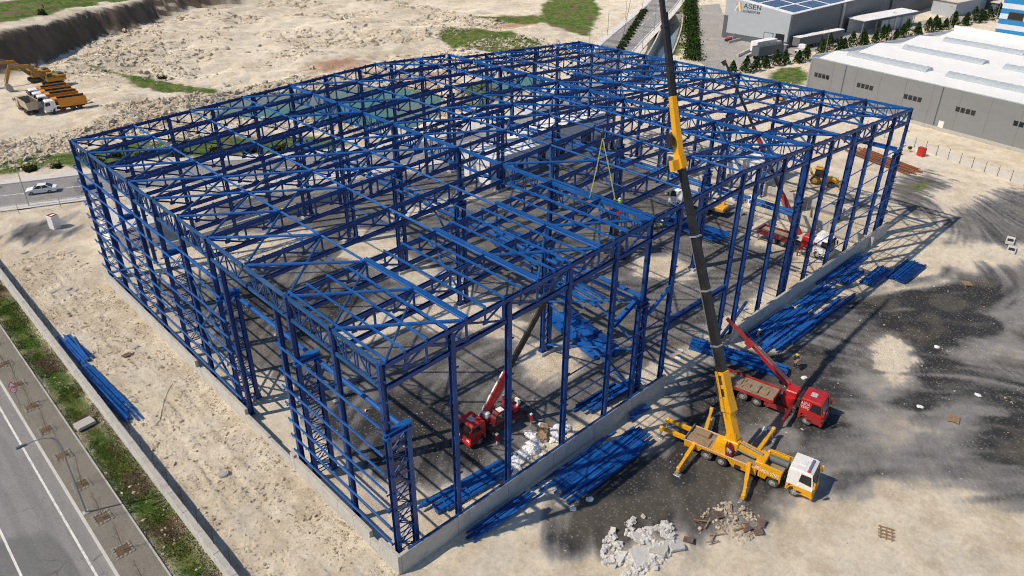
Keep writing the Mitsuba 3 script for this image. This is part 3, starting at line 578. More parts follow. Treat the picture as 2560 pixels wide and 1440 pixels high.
# ---------------------------------------------------------------- buildings
def clad(c, rib=0.0):
    def fn(p, n, uv): return mi.Color3f(c) * (0.95 + 0.08 * fbm(p.x * 0.3, p.y * 0.3, p.z * 0.8, 3) + 0.03 * noise(p.x * 5, p.y * 5, p.z))
    return fn
def ribs(p, n, uv):
    t = (p.x * 0.19 + p.y * 0.98) * 3.3; return smoothstep(0.2, 0.4, dr.abs(t - dr.floor(t) - 0.5))
bsdf('grey_cladding', clad((0.225, 0.235, 0.245)), 0.55, bump=(ribs, 0.02, 0.02))
bsdf('light_cladding', clad((0.42, 0.46, 0.50)), 0.5)
bsdf('dark_cladding', clad((0.15, 0.155, 0.165)), 0.6)
bsdf('slate_cladding', clad((0.10, 0.12, 0.135)), 0.6)
bsdf('white_roof', clad((0.72, 0.735, 0.74)), 0.5)
bsdf('white_wall', worn((0.74, 0.74, 0.73), 0.06, 0.6, (0.45, 0.42, 0.37), 0.35), 0.8)
bsdf('roof_beige', clad((0.50, 0.47, 0.42)), 0.7)
bsdf('skylight_sheet', clad((0.40, 0.45, 0.49)), 0.25, specular=0.6)
bsdf('solar_glass', (0.03, 0.055, 0.115), 0.12, specular=0.6)
bsdf('blue_cladding', clad((0.02, 0.22, 0.52)), 0.5)
bsdf('pale_blue_cladding', clad((0.62, 0.70, 0.80)), 0.5)
def frame_pose(o, u, z=0):
    u = np.array(u, float); u /= np.linalg.norm(u); M = np.eye(4); M[:2, 0] = u; M[:2, 1] = [-u[1], u[0]]; M[:3, 3] = [o[0], o[1], z]; return M
# grey warehouse on the right: local x along the front wall, -y... local y = towards the back
Mw = frame_pose((157.3, 46.6), (-0.183, -0.983)); W1 = thing('grey_warehouse', 'long grey clad warehouse with white roof, arched skylights and small dark windows, right of the frame', 'warehouse', Mw)
H1 = 9.0
m = MB(); m.box(-.2, 130, -0.0, 0.3, -.5, H1); part(W1, 'wall', m, 'grey_cladding')
ridge, val = (9, 27, 45), (0.3, 18, 36, 54)
prof = [(0.3, 8.1), (9, 9.3), (18, 8.1), (27, 9.3), (36, 8.1), (45, 9.3), (54, 8.1), (62, 9.0)]
m = MB(); m.ext([(0.3, -.5), (62, -.5)] + prof[::-1], -.2, -.5, 'yz'); part(W1, 'wall', m, 'light_cladding')
for a, b in zip(prof[:-1], prof[1:]):
    m = MB(); m.bar((-.2, (a[0] + b[0]) / 2, (a[1] + b[1]) / 2 + .1), (130, (a[0] + b[0]) / 2, (a[1] + b[1]) / 2 + .1), math.hypot(b[0] - a[0], b[1] - a[1]) - .02, .1, up=(0, -(b[1] - a[1]), b[0] - a[0])); part(W1, 'roof', m, 'white_roof')
m = MB(); m.box(-.55, -.2, .0, 62.5, 8.6, 9.35); m.box(-.2, 130, -.02, .28, 9.0, 9.12); part(W1, 'parapet', m, 'light_cladding')
m = MB(); m.box(-.5, 130, 62, 62.4, -.5, 10.4); part(W1, 'rear_parapet', m, 'white_roof')
for ry in ridge:
    for x0, x1 in ((4.0, 24), (28.5, 55), (60, 90)):
        if ry > 9: x0 += 3; x1 += 3
        m = MB(); n = 9; a = np.linspace(math.pi * .03, math.pi * .97, n); pr = [(ry + 1.5 * math.cos(t), 9.25 + .95 * math.sin(t)) for t in a] + [(ry - 1.5, 9.2), (ry + 1.5, 9.2)]
        m.ext(pr, x0, x1, 'yz'); s = part(W1, 'skylight', m, 'skylight_sheet')
        m = MB()
        for x in np.arange(x0, x1 + .1, 1.6):
            for k in range(n - 1): p, q = [(x, ry + 1.53 * math.cos(t), 9.25 + .98 * math.sin(t)) for t in (a[k], a[k + 1])]; m.bar(p, q, .09, .05, (1, 0, 0))
        put(numbered(s + '__rib'), m, 'light_cladding', M=Mw)
for g in range(10):
    x0 = 1.5 + 11.6 * g
    for k in range(4):
        m = MB(); m.box(x0 + k * 1.07, x0 + k * 1.07 + .86, -.05, -.002, 4.75, 5.75); w = part(W1, 'window', m, 'chassis_black'); m = MB(); m.box(x0 + k * 1.07 + .07, x0 + k * 1.07 + .79, -.065, -.05, 4.82, 5.68); put(numbered(w + '__pane'), m, 'dark_glass', M=Mw)
for k in range(21): m = MB(); m.box(6.1 * k + .2, 6.1 * k + .26, -.03, -.001, .8, 8.95); part(W1, 'panel_joint', m, 'dark_cladding')
for k in range(5): m = MB(); m.tube((23.2 * k + 9.5, -.1, .8), (23.2 * k + 9.5, -.1, 8.9), .07, 6); part(W1, 'downpipe', m, 'slate_cladding')
m = MB(); m.box(33.7, 34.8, -.06, -.003, -.3, 2.1); part(W1, 'door', m, 'white_paint')
m = MB(); m.box(-.3, 130, -.16, -.003, -.6, .75)
part(W1, 'plinth', m, 'concrete')
# warehouse with the sign
Mb = frame_pose((203, 98), (0, -1)); W2 = thing('sign_warehouse', 'grey warehouse with gold and dark sign on its pale front and solar panels on the roof', 'warehouse', Mb)
m = MB(); m.ext([(0, 1.9), (21.3, 1.9), (21.3, 10.0), (2, 12.3), (0, 12.5)], 0, .4, 'xz')
part(W2, 'front_wall', m, 'light_cladding')
m = MB(); m.box(-1.5, 21.3, .02, .4, -.5, 1.9); part(W2, 'front_base', m, 'slate_cladding')
m = MB(); m.box(21.3, 21.6, .4, 75, -.5, 10.0); part(W2, 'side_wall', m, 'dark_cladding')
m = MB(); m.box(20.2, 21.9, 75, 160, -.5, 9.4); part(W2, 'side_wall', m, 'dark_cladding')
m = MB(); m.box(-1.7, -.02, .42, 3, 7.0, 12.6); part(W2, 'corner_tower', m, 'light_cladding'); m = MB(); m.box(-1.75, -.02, .42, 3.2, -.5, 7); part(W2, 'corner_tower', m, 'slate_cladding')
for k, x in enumerate((21.75, 21.75)): m = MB(); yy = (34, 74)[k]; m.box(x, x + .4, yy, yy + 1.2, -.5, 9.6); part(W2, 'downpipe_shaft', m, ('roof_beige', 'slate_cladding')[k])
sl = (10.0 - 12.3) / 19.3
m = MB(); m.bar((11.5, .2, 11.22), (11.5, 75, 11.22), 20.6, .2, up=(-sl, 0, 1)); part(W2, 'roof', m, 'white_roof')
m = MB(); m.box(-20, 20.2, 75.01, 160, 9.2, 9.5); part(W2, 'roof', m, 'white_roof')
for ix in range(3):
    for iy in range(6):
        for h in range(2):
            x0 = 3.2 + ix * 6.1; y0 = 2.5 + iy * 12.0 + h * 5.4; z = 12.3 + sl * (x0 + 2.6 - 2) + .22
            m = MB(); m.bar((x0 + 2.6, y0, z), (x0 + 2.6, y0 + 5.1, z), 5.3, .06, up=(-sl, 0, 1)); part(W2, 'solar_panel', m, 'solar_glass')
m = MB(); m.box(13.3, 16.6, -.06, -.003, -.2, 3.9); part(W2, 'door', m, 'slate_cladding'); m = MB(); m.box(13.55, 16.35, -.08, -.06, -.2, 3.7); part(W2, 'door', m, 'light_cladding')
m = MB(); m.box(17.3, 20.3, -.05, -.003, -.2, 4.0); part(W2, 'open_gate', m, 'black_steel')
def lettering(parent, name, text, h, o, right, up, mat, w=None, depth=.04):
    t = meshkit.text_mesh(text, h, depth); v = np.array(t.vertices); s = 1.0
    if w: s = w / (v[:, 0].max() - v[:, 0].min())
    r, u = np.array(right, float), np.array(up, float); r /= np.linalg.norm(r); u /= np.linalg.norm(u); n = np.cross(r, u)
    V = np.array(o) + np.outer((v[:, 0] - v[:, 0].min()) * s, r) + np.outer(v[:, 1], u) + np.outer(v[:, 2], n)
    return part(parent, name, (V, np.asarray(t.faces)), mat)
lettering(W2, 'sign_lettering', 'ASEN', 1.35, (5.0, -.003, 10.0), (1, 0, 0), (0, 0, 1), 'lettering_dark', 6.0, .08)
lettering(W2, 'sign_lettering', 'AL\u00dcM\u0130NYUM', .72, (4.9, -.003, 8.75), (1, 0, 0), (0, 0, 1), 'lettering_dark', 5.9, .08)
m = MB(); m.bar((2.1, -.06, 8.8), (2.9, -.06, 10.6), .08, .35, (1, 0, 0)); m.bar((3.1, -.06, 11.5), (3.9, -.06, 8.9), .08, .5, (1, 0, 0)); part(W2, 'sign_emblem', m, 'white_paint')
m = MB(); m.bar((2.5, -.05, 11.3), (2.75, -.05, 10.5), .06, .7, (1, 0, 0)); m.bar((3.85, -.05, 11.4), (4.3, -.05, 8.9), .06, .45, (1, 0, 0)); m.bar((2.9, -.05, 9.9), (3.2, -.05, 8.9), .06, .6, (1, 0, 0)); part(W2, 'sign_emblem', m, 'lettering_gold')
# canopies, annex sheds and the striped block behind
def shed(name, label, cat, M, lx, ly, h, roofm='white_roof', wallm='dark_cladding', open_front=False, over=.5):
    t = thing(name, label, cat, M); m = MB()
    if open_front:
        for x in np.arange(.2, lx + .1, max(2.0, (lx - .4) / 4)): m = MB(); m.box(x - .1, x + .1, .1, .3, -.3, h); part(t, 'post', m, 'galvanised')
        m = MB(); m.box(0, lx, ly - .2, ly, -.3, h); part(t, 'rear_wall', m, wallm)
    else: m.box(0, lx, 0, ly, -.3, h); part(t, 'wall', m, wallm)
    m = MB(); m.hull([(-over, -over, h + .02), (lx + over, -over, h + .02), (lx + over, ly + over, h + .3), (-over, ly + over, h + .3), (-over, -over, h + .2), (lx + over, -over, h + .2), (lx + over, ly + over, h + .5), (-over, ly + over, h + .5)]); part(t, 'roof', m, roofm)
    return t
sh = shed('loading_canopy', 'long white roofed loading canopy on posts along the dark side of the sign warehouse', 'canopy', frame_pose((240, 69.5), (.985, -.13)), 33, 5.5, 4.6, open_front=True, wallm='light_cladding')
m = MB()
for k in range(5): m = MB(); m.box(12 + k * 4.1, 15.8 + k * 4.1, .3, .5, 0, 3.6); part(sh, 'panel', m, 'light_cladding')
shed('annex_shed', 'grey annex shed with beige roof at the far end of the sign warehouse', 'shed', frame_pose((301, 61.5), (.985, -.13)), 20, 9, 5.0, 'roof_beige', 'light_cladding')
shed('annex_shed', 'low shed with pale roof right of the beige roofed annex', 'shed', frame_pose((330, 57.0), (.985, -.13)), 26, 9, 4.5, 'roof_beige')
shed('annex_shed', 'small dark shed with pale roof behind the conifer row at the far right', 'shed', frame_pose((318, 46.0), (.985, -.13)), 18, 9, 3.8, 'roof_beige', 'slate_cladding')
shed('transformer_hut', 'tall narrow grey hut beside the two pale annex sheds', 'hut', frame_pose((323, 60), (.985, -.13)), 5, 5, 6.2, 'roof_beige', 'light_cladding')
Ms = frame_pose((262, 36.5), (-.1, -1)); W3 = thing('striped_block', 'blue and white striped tall block at the right edge behind the grey warehouse', 'building', Ms)
for k in range(14):
    z = -.5 + 1.55 * k; m = MB(); o = .02 if k % 2 else 0.0; m.box(-o, 40, -o, 25, z, z + 1.55); part(W3, 'cladding_band', m, 'pale_blue_cladding' if k % 2 else 'blue_cladding')
for k in range(3): m = MB(); m.box(2.4 + 6 * k, 7 + 6 * k, -.07, -.03, 7.1, 9.6); w = part(W3, 'window', m, 'slate_cladding'); m = MB(); m.box(2.6 + 6 * k, 6.8 + 6 * k, -.09, -.07, 7.3, 9.4); put(numbered(w + '__pane'), m, 'dark_glass', M=Ms)
# rooms standing inside the frame
R1 = thing('site_office', 'white block building with flat roof standing inside the steel frame', 'building', I4)
m = MB(); m.box(59.9, 72, 55, 62, -.2, 4.5); part(R1, 'wall', m, 'white_wall'); m = MB(); m.box(59.8, 72.1, 54.9, 62.1, 4.5, 4.75); part(R1, 'roof', m, 'white_wall')
m = MB(); m.box(72.12, 94, 57.2, 64, -.2, 5.2); part(R1, 'wall', m, 'white_wall'); m = MB(); m.box(72.11, 94.1, 57.1, 64.1, 5.2, 5.45); part(R1, 'roof', m, 'white_wall')
for x0, x1, y, z1 in ((62, 63.5, 55, 2.4), (66.5, 68.0, 55, 2.4), (74, 76, 57.2, 3.0), (80, 81.4, 57.2, 2.4), (86, 89, 57.2, 3.2)):
    m = MB(); m.box(x0, x1, y - .05, y - .003, 0, z1); part(R1, 'doorway', m, 'black_steel')
R2 = thing('site_office', 'pale block room with a dark doorway standing at the right inside the frame', 'building', pose(0, 0))
m = MB(); m.box(93.7, 101, 22.5, 29.5, -.2, 4.0); part(R2, 'wall', m, 'white_wall'); m = MB(); m.box(93.6, 101.1, 22.4, 29.6, 4.0, 4.2); part(R2, 'roof', m, 'white_wall'); m = MB(); m.box(93.64, 93.697, 25, 26.2, 0, 2.3); part(R2, 'doorway', m, 'black_steel')
HT = thing('concrete_hut', 'low hut with slabbed flat concrete roof behind the left columns of the frame', 'hut', frame_pose((3.0, 72.5), (0.12, .99)))
m = MB(); m.box(0.2, 8.8, -6.3, -.2, -.2, 3.2); part(HT, 'wall', m, 'white_wall')
for k in range(6): m = MB(); m.rbox(-.1 + 1.53 * k, 1.42 + 1.53 * k, -6.6, .1, 3.2, 3.45, .02); part(HT, 'roof_slab', m, 'pale_concrete')
panel_wall('retaining_wall', [(8 + 5 * k, 12.9 + 5 * k, -.2, 1.3) for k in range(6)], 'x', 68.2, .3, 'low grey concrete wall beyond the far side of the frame')
panel_wall('retaining_wall', [(-1.5 + 3.5 * k, 1.95 + 3.5 * k, -.2, 1.7) for k in range(5)], 'y', 84.3, .25, 'white concrete wall at the right inside the frame, behind the white cab crane truck')
PL = thing('concrete_pillar', 'short white concrete pillar with rusty top on the sand at far left', 'pillar', pose(-.4, 88.2, 0, 20)); m = MB(); m.rbox(-.62, .62, -.62, .62, -.2, 2.1, .03); part(PL, 'shaft', m, 'white_wall'); m = MB()
for a, b, c, d in ((-.5, .5, -.52, -.38), (-.5, .5, .38, .52), (-.52, -.4, -.37, .37), (.4, .52, -.37, .37)): m.box(a, b, c, d, 2.1, 2.2)
part(PL, 'top_frame', m, 'rust')
# boundary wall of the verge
BW = thing('boundary_wall', 'long pale concrete boundary wall between the grass verge and the sandy site strip', 'wall')
for k in range(44): y = -32 + 3.0 * k; m = MB(); m.rbox(-10.92, -10.36, y, y + 2.985, -.3, 1.28 + .015 * ((k * 7) % 3), .03); part(BW, 'panel', m, 'concrete')
for k in range(30): m = MB(); y = -10 + 3.0 * k; m.tube((-10.42, y, 1.25), (-10.3, y, 2.9), .022, 5); single('fence_post', m, 'wire_black', 'thin dark fence post on top of the boundary wall', 'fence post', group='fence posts on the boundary wall')
# fence along the back road
FN = thing('wire_fence', 'thin wire fence on dark posts along the near side of the back road', 'fence'); fl = strip(line, -9.3, -9.2, 0)[0][:len(line)]
for k in range(4, 60): m = MB(); p = fl[k]; m.tube((p[0], p[1], -.2), (p[0], p[1], 1.7), .035, 5); part(FN, 'post', m, 'wire_black')
for z in (.6, 1.1, 1.6): m = MB(); m.path([(p[0], p[1], z) for p in fl[3:61]], .012, 4); part(FN, 'wire', m, 'wire_black')
# fence of concrete panels on the right
CF = thing('panel_fence', 'white concrete panel fence with dark posts before the grey warehouse', 'fence', frame_pose((136.3, 14.5), (-.30, -.954)))
for k in range(14):
    m = MB(); m.rbox(.05 + 2.5 * k, 2.45 + 2.5 * k, -.06, .06, -.3, 1.45 + (.35 if k > 8 else 0), .015); part(CF, 'panel', m, 'pale_concrete'); m = MB(); m.tube((2.5 * k, -.12, -.3), (2.5 * k, -.12, 2.1), .045, 5); part(CF, 'post', m, 'wire_black')
CF = thing('wire_fence', 'wire fence with dark posts behind the far right corner of the frame', 'fence', frame_pose((150, 47.5), (-.40, -.917)))
for k in range(13): m = MB(); m.tube((2.6 * k, 0, -.3), (2.6 * k, 0, 2.2), .045, 5); part(CF, 'post', m, 'wire_black')
for z in (.4, 1.2, 2.0): m = MB(); m.tube((0, 0, z), (33, 0, z), .015, 4); part(CF, 'wire', m, 'wire_black')
# yard paving by the warehouses
yd = shapely.Polygon([(160, 74), (172, 90), (204, 112), (250, 141), (262, 138), (226, 112), (204, 100), (204, 77), (330, 60), (330, 50), (250, 64.5), (205, 69), (186, 70), (168, 71)])
v, f = trimesh.creation.triangulate_polygon(yd, engine='earcut'); struct('yard', (np.c_[v, np.full(len(v), .14)], f), 'old_asphalt')
for a, b in (((168, 80), (203, 84)), ((168, 77.5), (203, 81))):
    m = MB(); m.bar((181, a[1], .5), (202, b[1], .5), .35, 1.0); single('ramp_wall', m, 'pale_concrete', 'low pale wall beside the loading ramp of the sign warehouse, ' + ('farther one' if a[1] > 78 else 'nearer one'), 'wall')
YW = panel_wall('yard_wall', [(196 + 1.6 * k, 197.55 + 1.6 * k, 0, .9) for k in range(5)], 'x', 92.5, .3, 'short white wall beside the left corner of the sign warehouse')
for k in range(3): m = MB(); m.rbox(198 + 2.0 * k, 199.4 + 2.0 * k, 94 + .6 * k, 95.3 + .6 * k, .1, .9 + .3 * (k == 1), .1); single('stored_pack', m, ('navy_cloth', 'sign_red', 'white_plastic')[k], 'wrapped ' + ('dark blue', 'dull red', 'white')[k] + ' pack beside the short white yard wall', 'pack')
# ---------------------------------------------------------------- trees, shrubs, verge furniture
def leaf_col(p, n, uv): return mix((0.016, 0.038, 0.012), (0.05, 0.085, 0.026), noise(p.x * 1.7, p.y * 1.7, p.z * 1.7)) * (0.75 + 0.5 * noise(p.x * 7, p.y * 7, p.z * 7))
scene['material_conifer_leaf'] = {'type': 'twosided', 'bsdf': {'type': 'diffuse', 'reflectance': mikit.proc(leaf_col)}}
def shrub_col(p, n, uv): return mix((0.035, 0.05, 0.018), (0.085, 0.09, 0.035), noise(p.x * 2, p.y * 2, p.z * 2)) * (0.7 + 0.5 * noise(p.x * 7, p.y * 7, p.z * 7))
scene['material_shrub_leaf'] = {'type': 'twosided', 'bsdf': {'type': 'diffuse', 'reflectance': mikit.proc(shrub_col)}}
def leaves(c, n, s, seed):
    r = np.random.default_rng(seed); a = r.standard_normal((len(c), 3)); a /= np.linalg.norm(a, axis=1, keepdims=True); b = np.cross(a, r.standard_normal((len(c), 3))); b /= np.linalg.norm(b, axis=1, keepdims=True)
    sz = s * (.6 + .8 * r.random((len(c), 1))); v = np.stack([c - a * sz, c + b * sz * .55, c + a * sz, c - b * sz * .55], 1).reshape(-1, 3); i = np.arange(len(c))[:, None] * 4
    return v, np.vstack([i + [0, 1, 2], i + [0, 2, 3]])
def conifer(x, y, h, label, seed, group, z=.0):
    t = thing('conifer', label, 'tree', I4, group); r = np.random.default_rng(seed); m = MB(); m.tube((x, y, z - .2), (x, y, z + h * .9), .12, 6, .03); part(t, 'trunk', m, 'bark')
    n = 560; u = r.random(n) ** .8; k = np.floor(u * 9) / 9; rad = (1 - u) ** .8 * h * .40 * (.5 + .75 * ((u * 9) % 1 < .55)) * (.5 + .5 * r.random(n) ** .5); a = r.random(n) * 6.28 + k * 9; ph = r.integers(0, 5, n) * 1.256 + k * 7
    a = np.where(r.random(n) < .7, ph + r.normal(0, .25, n), a)
    c = np.stack([x + rad * np.cos(a), y + rad * np.sin(a), z + .25 * h * 0 + .1 * h + u * h * .92 - rad * .12], 1); part(t, 'crown', leaves(c, n, .30, seed + 1), 'conifer_leaf')
for k, (x, y) in enumerate([(162.3, 70.3), (166.3, 68.6), (170, 67.8), (175.1, 67.8), (179.5, 67.1), (183.6, 66.6), (187.8, 64.7), (191.4, 64.2)]):
    conifer(x, y, 3.4 + .9 * ((k * 5) % 3) / 2, 'small dark conifer in the short row at the edge of the warehouse yard', 100 + k, 'conifers at the yard edge')
for k in range(28):
    x = 203 + 3.9 * k + .9 * math.sin(k * 3.1); conifer(x, 65.2 - .145 * (x - 203) + .7 * math.sin(k * 2.3), 4.4 + 1.1 * math.sin(k * 1.7), 'conifer in the long dark row between the two warehouses', 200 + k, 'conifers between the warehouses')
def hedge_pts(poly, n, h, seed, w):
    r = np.random.default_rng(seed); P = np.asarray(poly, float); s = np.r_[0, np.cumsum(np.linalg.norm(np.diff(P, axis=0), axis=1))]; t = r.uniform(0, s[-1], n); x, y = np.interp(t, s, P[:, 0]), np.interp(t, s, P[:, 1]); d = np.gradient(P, axis=0).mean(0); d /= np.linalg.norm(d)
    o = r.normal(0, w, n); z = np.abs(r.random(n)) ** .7 * h * np.clip(1.1 - np.abs(o) / (w * 2.6), .2, 1) * (.8 + .4 * np.sin(t * 1.7))
    return np.stack([x - d[1] * o, y + d[0] * o, z], 1)
hd = thing('hedge', 'long dark green hedge along the left edge of the warehouse yard', 'hedge'); part(hd, 'foliage', leaves(hedge_pts([(167, 86), (210, 116), (252, 145), (300, 176)], 9000, 2.6, 5, 1.3), 0, .38, 6), 'conifer_leaf')
m = MB()
for k in range(40): m.tube((167 + 3.2 * k, 86 + 2.15 * k, -.1), (167 + 3.2 * k, 86 + 2.15 * k, 1.6), .06, 5)
part(hd, 'stems', m, 'bark'); tag(hd + '__stems', kind='stuff')
def shrub(x, y, rad, h, seed, label, group=None, mat='shrub_leaf'):
    r = np.random.default_rng(seed); n = int(260 * max(.6, rad)); a = r.standard_normal((n, 3)); a /= np.linalg.norm(a, axis=1, keepdims=True); a[:, 2] = abs(a[:, 2]); lump = .65 + .5 * np.sin(a[:, 0] * 5 + seed) * np.cos(a[:, 1] * 4 + seed)
    c = np.array([x, y, float(zat(x, y)[0])]) + a * np.array([rad, rad, h]) * (lump * (.55 + .45 * r.random(n)))[:, None]; t = thing('shrub', label, 'shrub', I4, group); part(t, 'foliage', leaves(c, n, .24, seed), mat)
    m = MB(); z0 = float(zat(x, y)[0])
    for k in range(4): m.tube((x, y, z0 - .1), (x + rad * .5 * math.cos(k * 1.6), y + rad * .5 * math.sin(k * 1.6), z0 + h * .7), .05, 5, .02)
    part(t, 'stem', m, 'bark')
for k, (x, y, r_, h) in enumerate([(4, 118, 1.6, 1.3), (8, 116.5, 1.2, 1.0), (14, 113.5, 1.8, 1.2), (22, 111, 2.2, 1.5), (27, 108, 2.4, 1.8), (33, 104, 2.2, 1.6), (38, 100.5, 2.4, 1.9), (43, 97, 2.0, 1.6), (47, 95, 1.7, 1.4), (-6, 121, 1.5, 1.2), (18, 115, 1.4, 1.0), (72, 85.5, 1.5, 1.2), (78, 85, 1.2, 1.0)]):
    shrub(x, y, r_, h, 300 + k, 'olive green shrub on the grassy bank along the far side of the back road', 'shrubs on the road bank')
shrub(40.5, 236, 1.8, 2.6, 330, 'lone round dark bush on the grass above the earth cliff', mat='conifer_leaf')
shrub(49, 171, 1.8, 1.2, 331, 'dark bush at the start of the green strip in the quarry', mat='conifer_leaf')
for k in range(16): shrub(160 + 4.3 * k, 107.5 + 2.65 * k, 1.9, 1.7, 340 + k, 'dark green bush on the bank between road and canal', 'bushes on the canal bank', 'conifer_leaf')
def sapling(x, y, seed, label):
    t = thing('sapling', label, 'tree', I4, 'bare saplings along the pavement'); r = np.random.default_rng(seed); h = 3.1 + .6 * r.random(); lx, ly = r.normal(0, .12, 2); m = MB(); tip = np.array([x + lx, y + ly, .15 + h]); base = np.array([x, y, .05]); m.tube(base, base + (tip - base) * .5, .035, 6, .025); m.tube(base + (tip - base) * .5, tip, .025, 6, .008); part(t, 'trunk', m, 'bark')
    for k in range(11):
        f_ = .38 + .055 * k; p = base + (tip - base) * f_; a = r.random() * 6.28; L = (1.15 - f_) * 1.3; q = p + np.array([math.cos(a) * L * .45, math.sin(a) * L * .45, L * .8]); m = MB(); m.tube(p, q, .013, 4, .005)
        for s in (-1, 1): m.tube(p + (q - p) * .5, p + (q - p) * .5 + np.array([math.cos(a + s) * L * .25, math.sin(a + s) * L * .25, L * .3]), .008, 4, .004)
        part(t, 'branch', m, 'bark')
    for k in range(3): a = k * 2.1 + .4; m = MB(); m.tube((x + .2 * math.cos(a), y + .2 * math.sin(a), .05), (x + .2 * math.cos(a), y + .2 * math.sin(a), 1.25), .022, 5); part(t, 'stake', m, 'timber')
    p = thing('tree_pit', 'square tree pit framed in rough stones in the pavement, round a bare sapling', 'tree pit', I4, 'tree pits in the pavement')
    m = MB(); m.box(x - .55, x + .55, y - .55, y + .55, .1, .137); part(p, 'soil', m, 'soil_dark')
    for k in range(5):
        for sx in (-1, 1):
            for ax in (0, 1):
                o = -.62 + .31 * k + r.normal(0, .02); m = MB(); w = .11
                c = (x + sx * .62, y + o) if ax else (x + o, y + sx * .62)
                m.rbox(c[0] - w, c[0] + w, c[1] - w, c[1] + w, .1, .19 + .05 * r.random(), .04); part(p, 'stone', m, 'kerb_stone')
bsdf('soil_dark', worn((0.13, 0.095, 0.065), .4, 3.0), 0.95)
for k, y in enumerate([52.6, 47.3, 42.2, 37.2, 32.1, 26.8, 21.4, 16.6, 11.6, 6.6, 58]): sapling(-15.72, y, 400 + k, 'thin bare sapling with three stakes in the pavement beside the grass verge')
def lamp(x, y, h, arm, label, yaw=180, group=None, z=.1):
    t = thing('street_lamp', label, 'street lamp', pose(x, y, z, yaw), group); m = MB(); m.tube((0, 0, 0), (0, 0, h - 1.2), .10, 10, .06); part(t, 'pole', m, 'galvanised'); m = MB(); pts = [(0, 0, h - 1.2)] + [(arm * (1 - math.cos(a)) * .8, 0, h - 1.2 + 1.2 * math.sin(a)) for a in np.linspace(.25, 1.57, 6)] + [(arm * 1.05, 0, h - .02)]; m.path(pts, .05, 8); part(t, 'arm', m, 'galvanised')
    m = MB(); m.hull([(arm, -.12, h - .08), (arm, .12, h - .08), (arm + .75, -.16, h - .06), (arm + .75, .16, h - .06), (arm, -.08, h + .06), (arm, .08, h + .06), (arm + .7, -.12, h + .07), (arm + .7, .12, h + .07)]); part(t, 'lamp_head', m, 'slate_cladding'); m = MB(); m.rbox(-.25, .25, -.25, .25, -.1, .12, .03); part(t, 'base', m, 'concrete')
lamp(-16.55, 23.0, 9.0, 2.1, 'tall grey street lamp with a curved arm over the road at lower left')
lamp(-1.0, 100.0, 9.0, 1.2, 'thin street lamp beside the white car on the back road', 100, z=0)
for k, (x, y) in enumerate([(128, 97.5), (150, 110.8), (178, 127), (205, 141), (232, 154)]): lamp(x, y, 8.0, 1.6, 'thin lamp post on the left edge of the far road', -60, 'lamp posts along the far road', .15)
for k, (x, y) in enumerate([(143, 91.2), (170, 106.5), (196, 121.5)]): lamp(x, y, 8.0, 1.6, 'thin lamp post on the canal side of the far road', 120, 'lamp posts on the canal side', .15)
for k, (x, y) in enumerate([(194, 60), (236, 58), (262, 50), (300, 47)]): lamp(x, y, 9.0, 1.0, 'lamp post beside the conifer row between the warehouses', 80, 'lamp posts between the warehouses', 0)
SG = thing('road_sign', 'round red rimmed 30 speed sign under a triangular sign on one post', 'road sign', pose(-16.55, 43.3, .13, -120)); m = MB(); m.tube((0, 0, 0), (0, 0, 2.9), .035, 8); part(SG, 'post', m, 'galvanised')
m = MB(); m.tube((.045, 0, 2.0), (.065, 0, 2.0), .33, 24); part(SG, 'rim', m, 'sign_red'); m = MB(); m.tube((.067, 0, 2.0), (.075, 0, 2.0), .25, 24); part(SG, 'disc', m, 'white_paint')
lettering(SG, 'number', '30', .24, (.077, -.18, 1.88), (0, 1, 0), (0, 0, 1), 'lettering_dark', .36, .004)
m = MB(); m.hull([(a, b, c) for a in (.045, .06) for b, c in ((-.42, 2.42), (.42, 2.42), (0, 3.12))]); part(SG, 'triangle', m, 'sign_red'); m = MB(); m.hull([(a, b, c) for a in (.061, .07) for b, c in ((-.27, 2.5), (.27, 2.5), (0, 2.95))]); part(SG, 'triangle_face', m, 'white_paint')
m = MB(); m.hull([(-.85, -.55, .1), (.85, -.55, .1), (.85, .55, .1), (-.85, .55, .1), (-.85, -.55, .42), (.85, -.55, .42), (.85, .55, .52), (-.85, .55, .52)]); single('inspection_slab', m, 'concrete', 'raised grey concrete inspection slab on the grass verge', 'slab', pose(-12.75, 35.4, 0, 8))

m = MB(); m.tube((-14, 117.5, .6), (-2.5, 112.6, .45), .35, 12); single('black_pipe', m, 'black_steel', 'thick black pipe lying on the grass bank at the left edge', 'pipe')
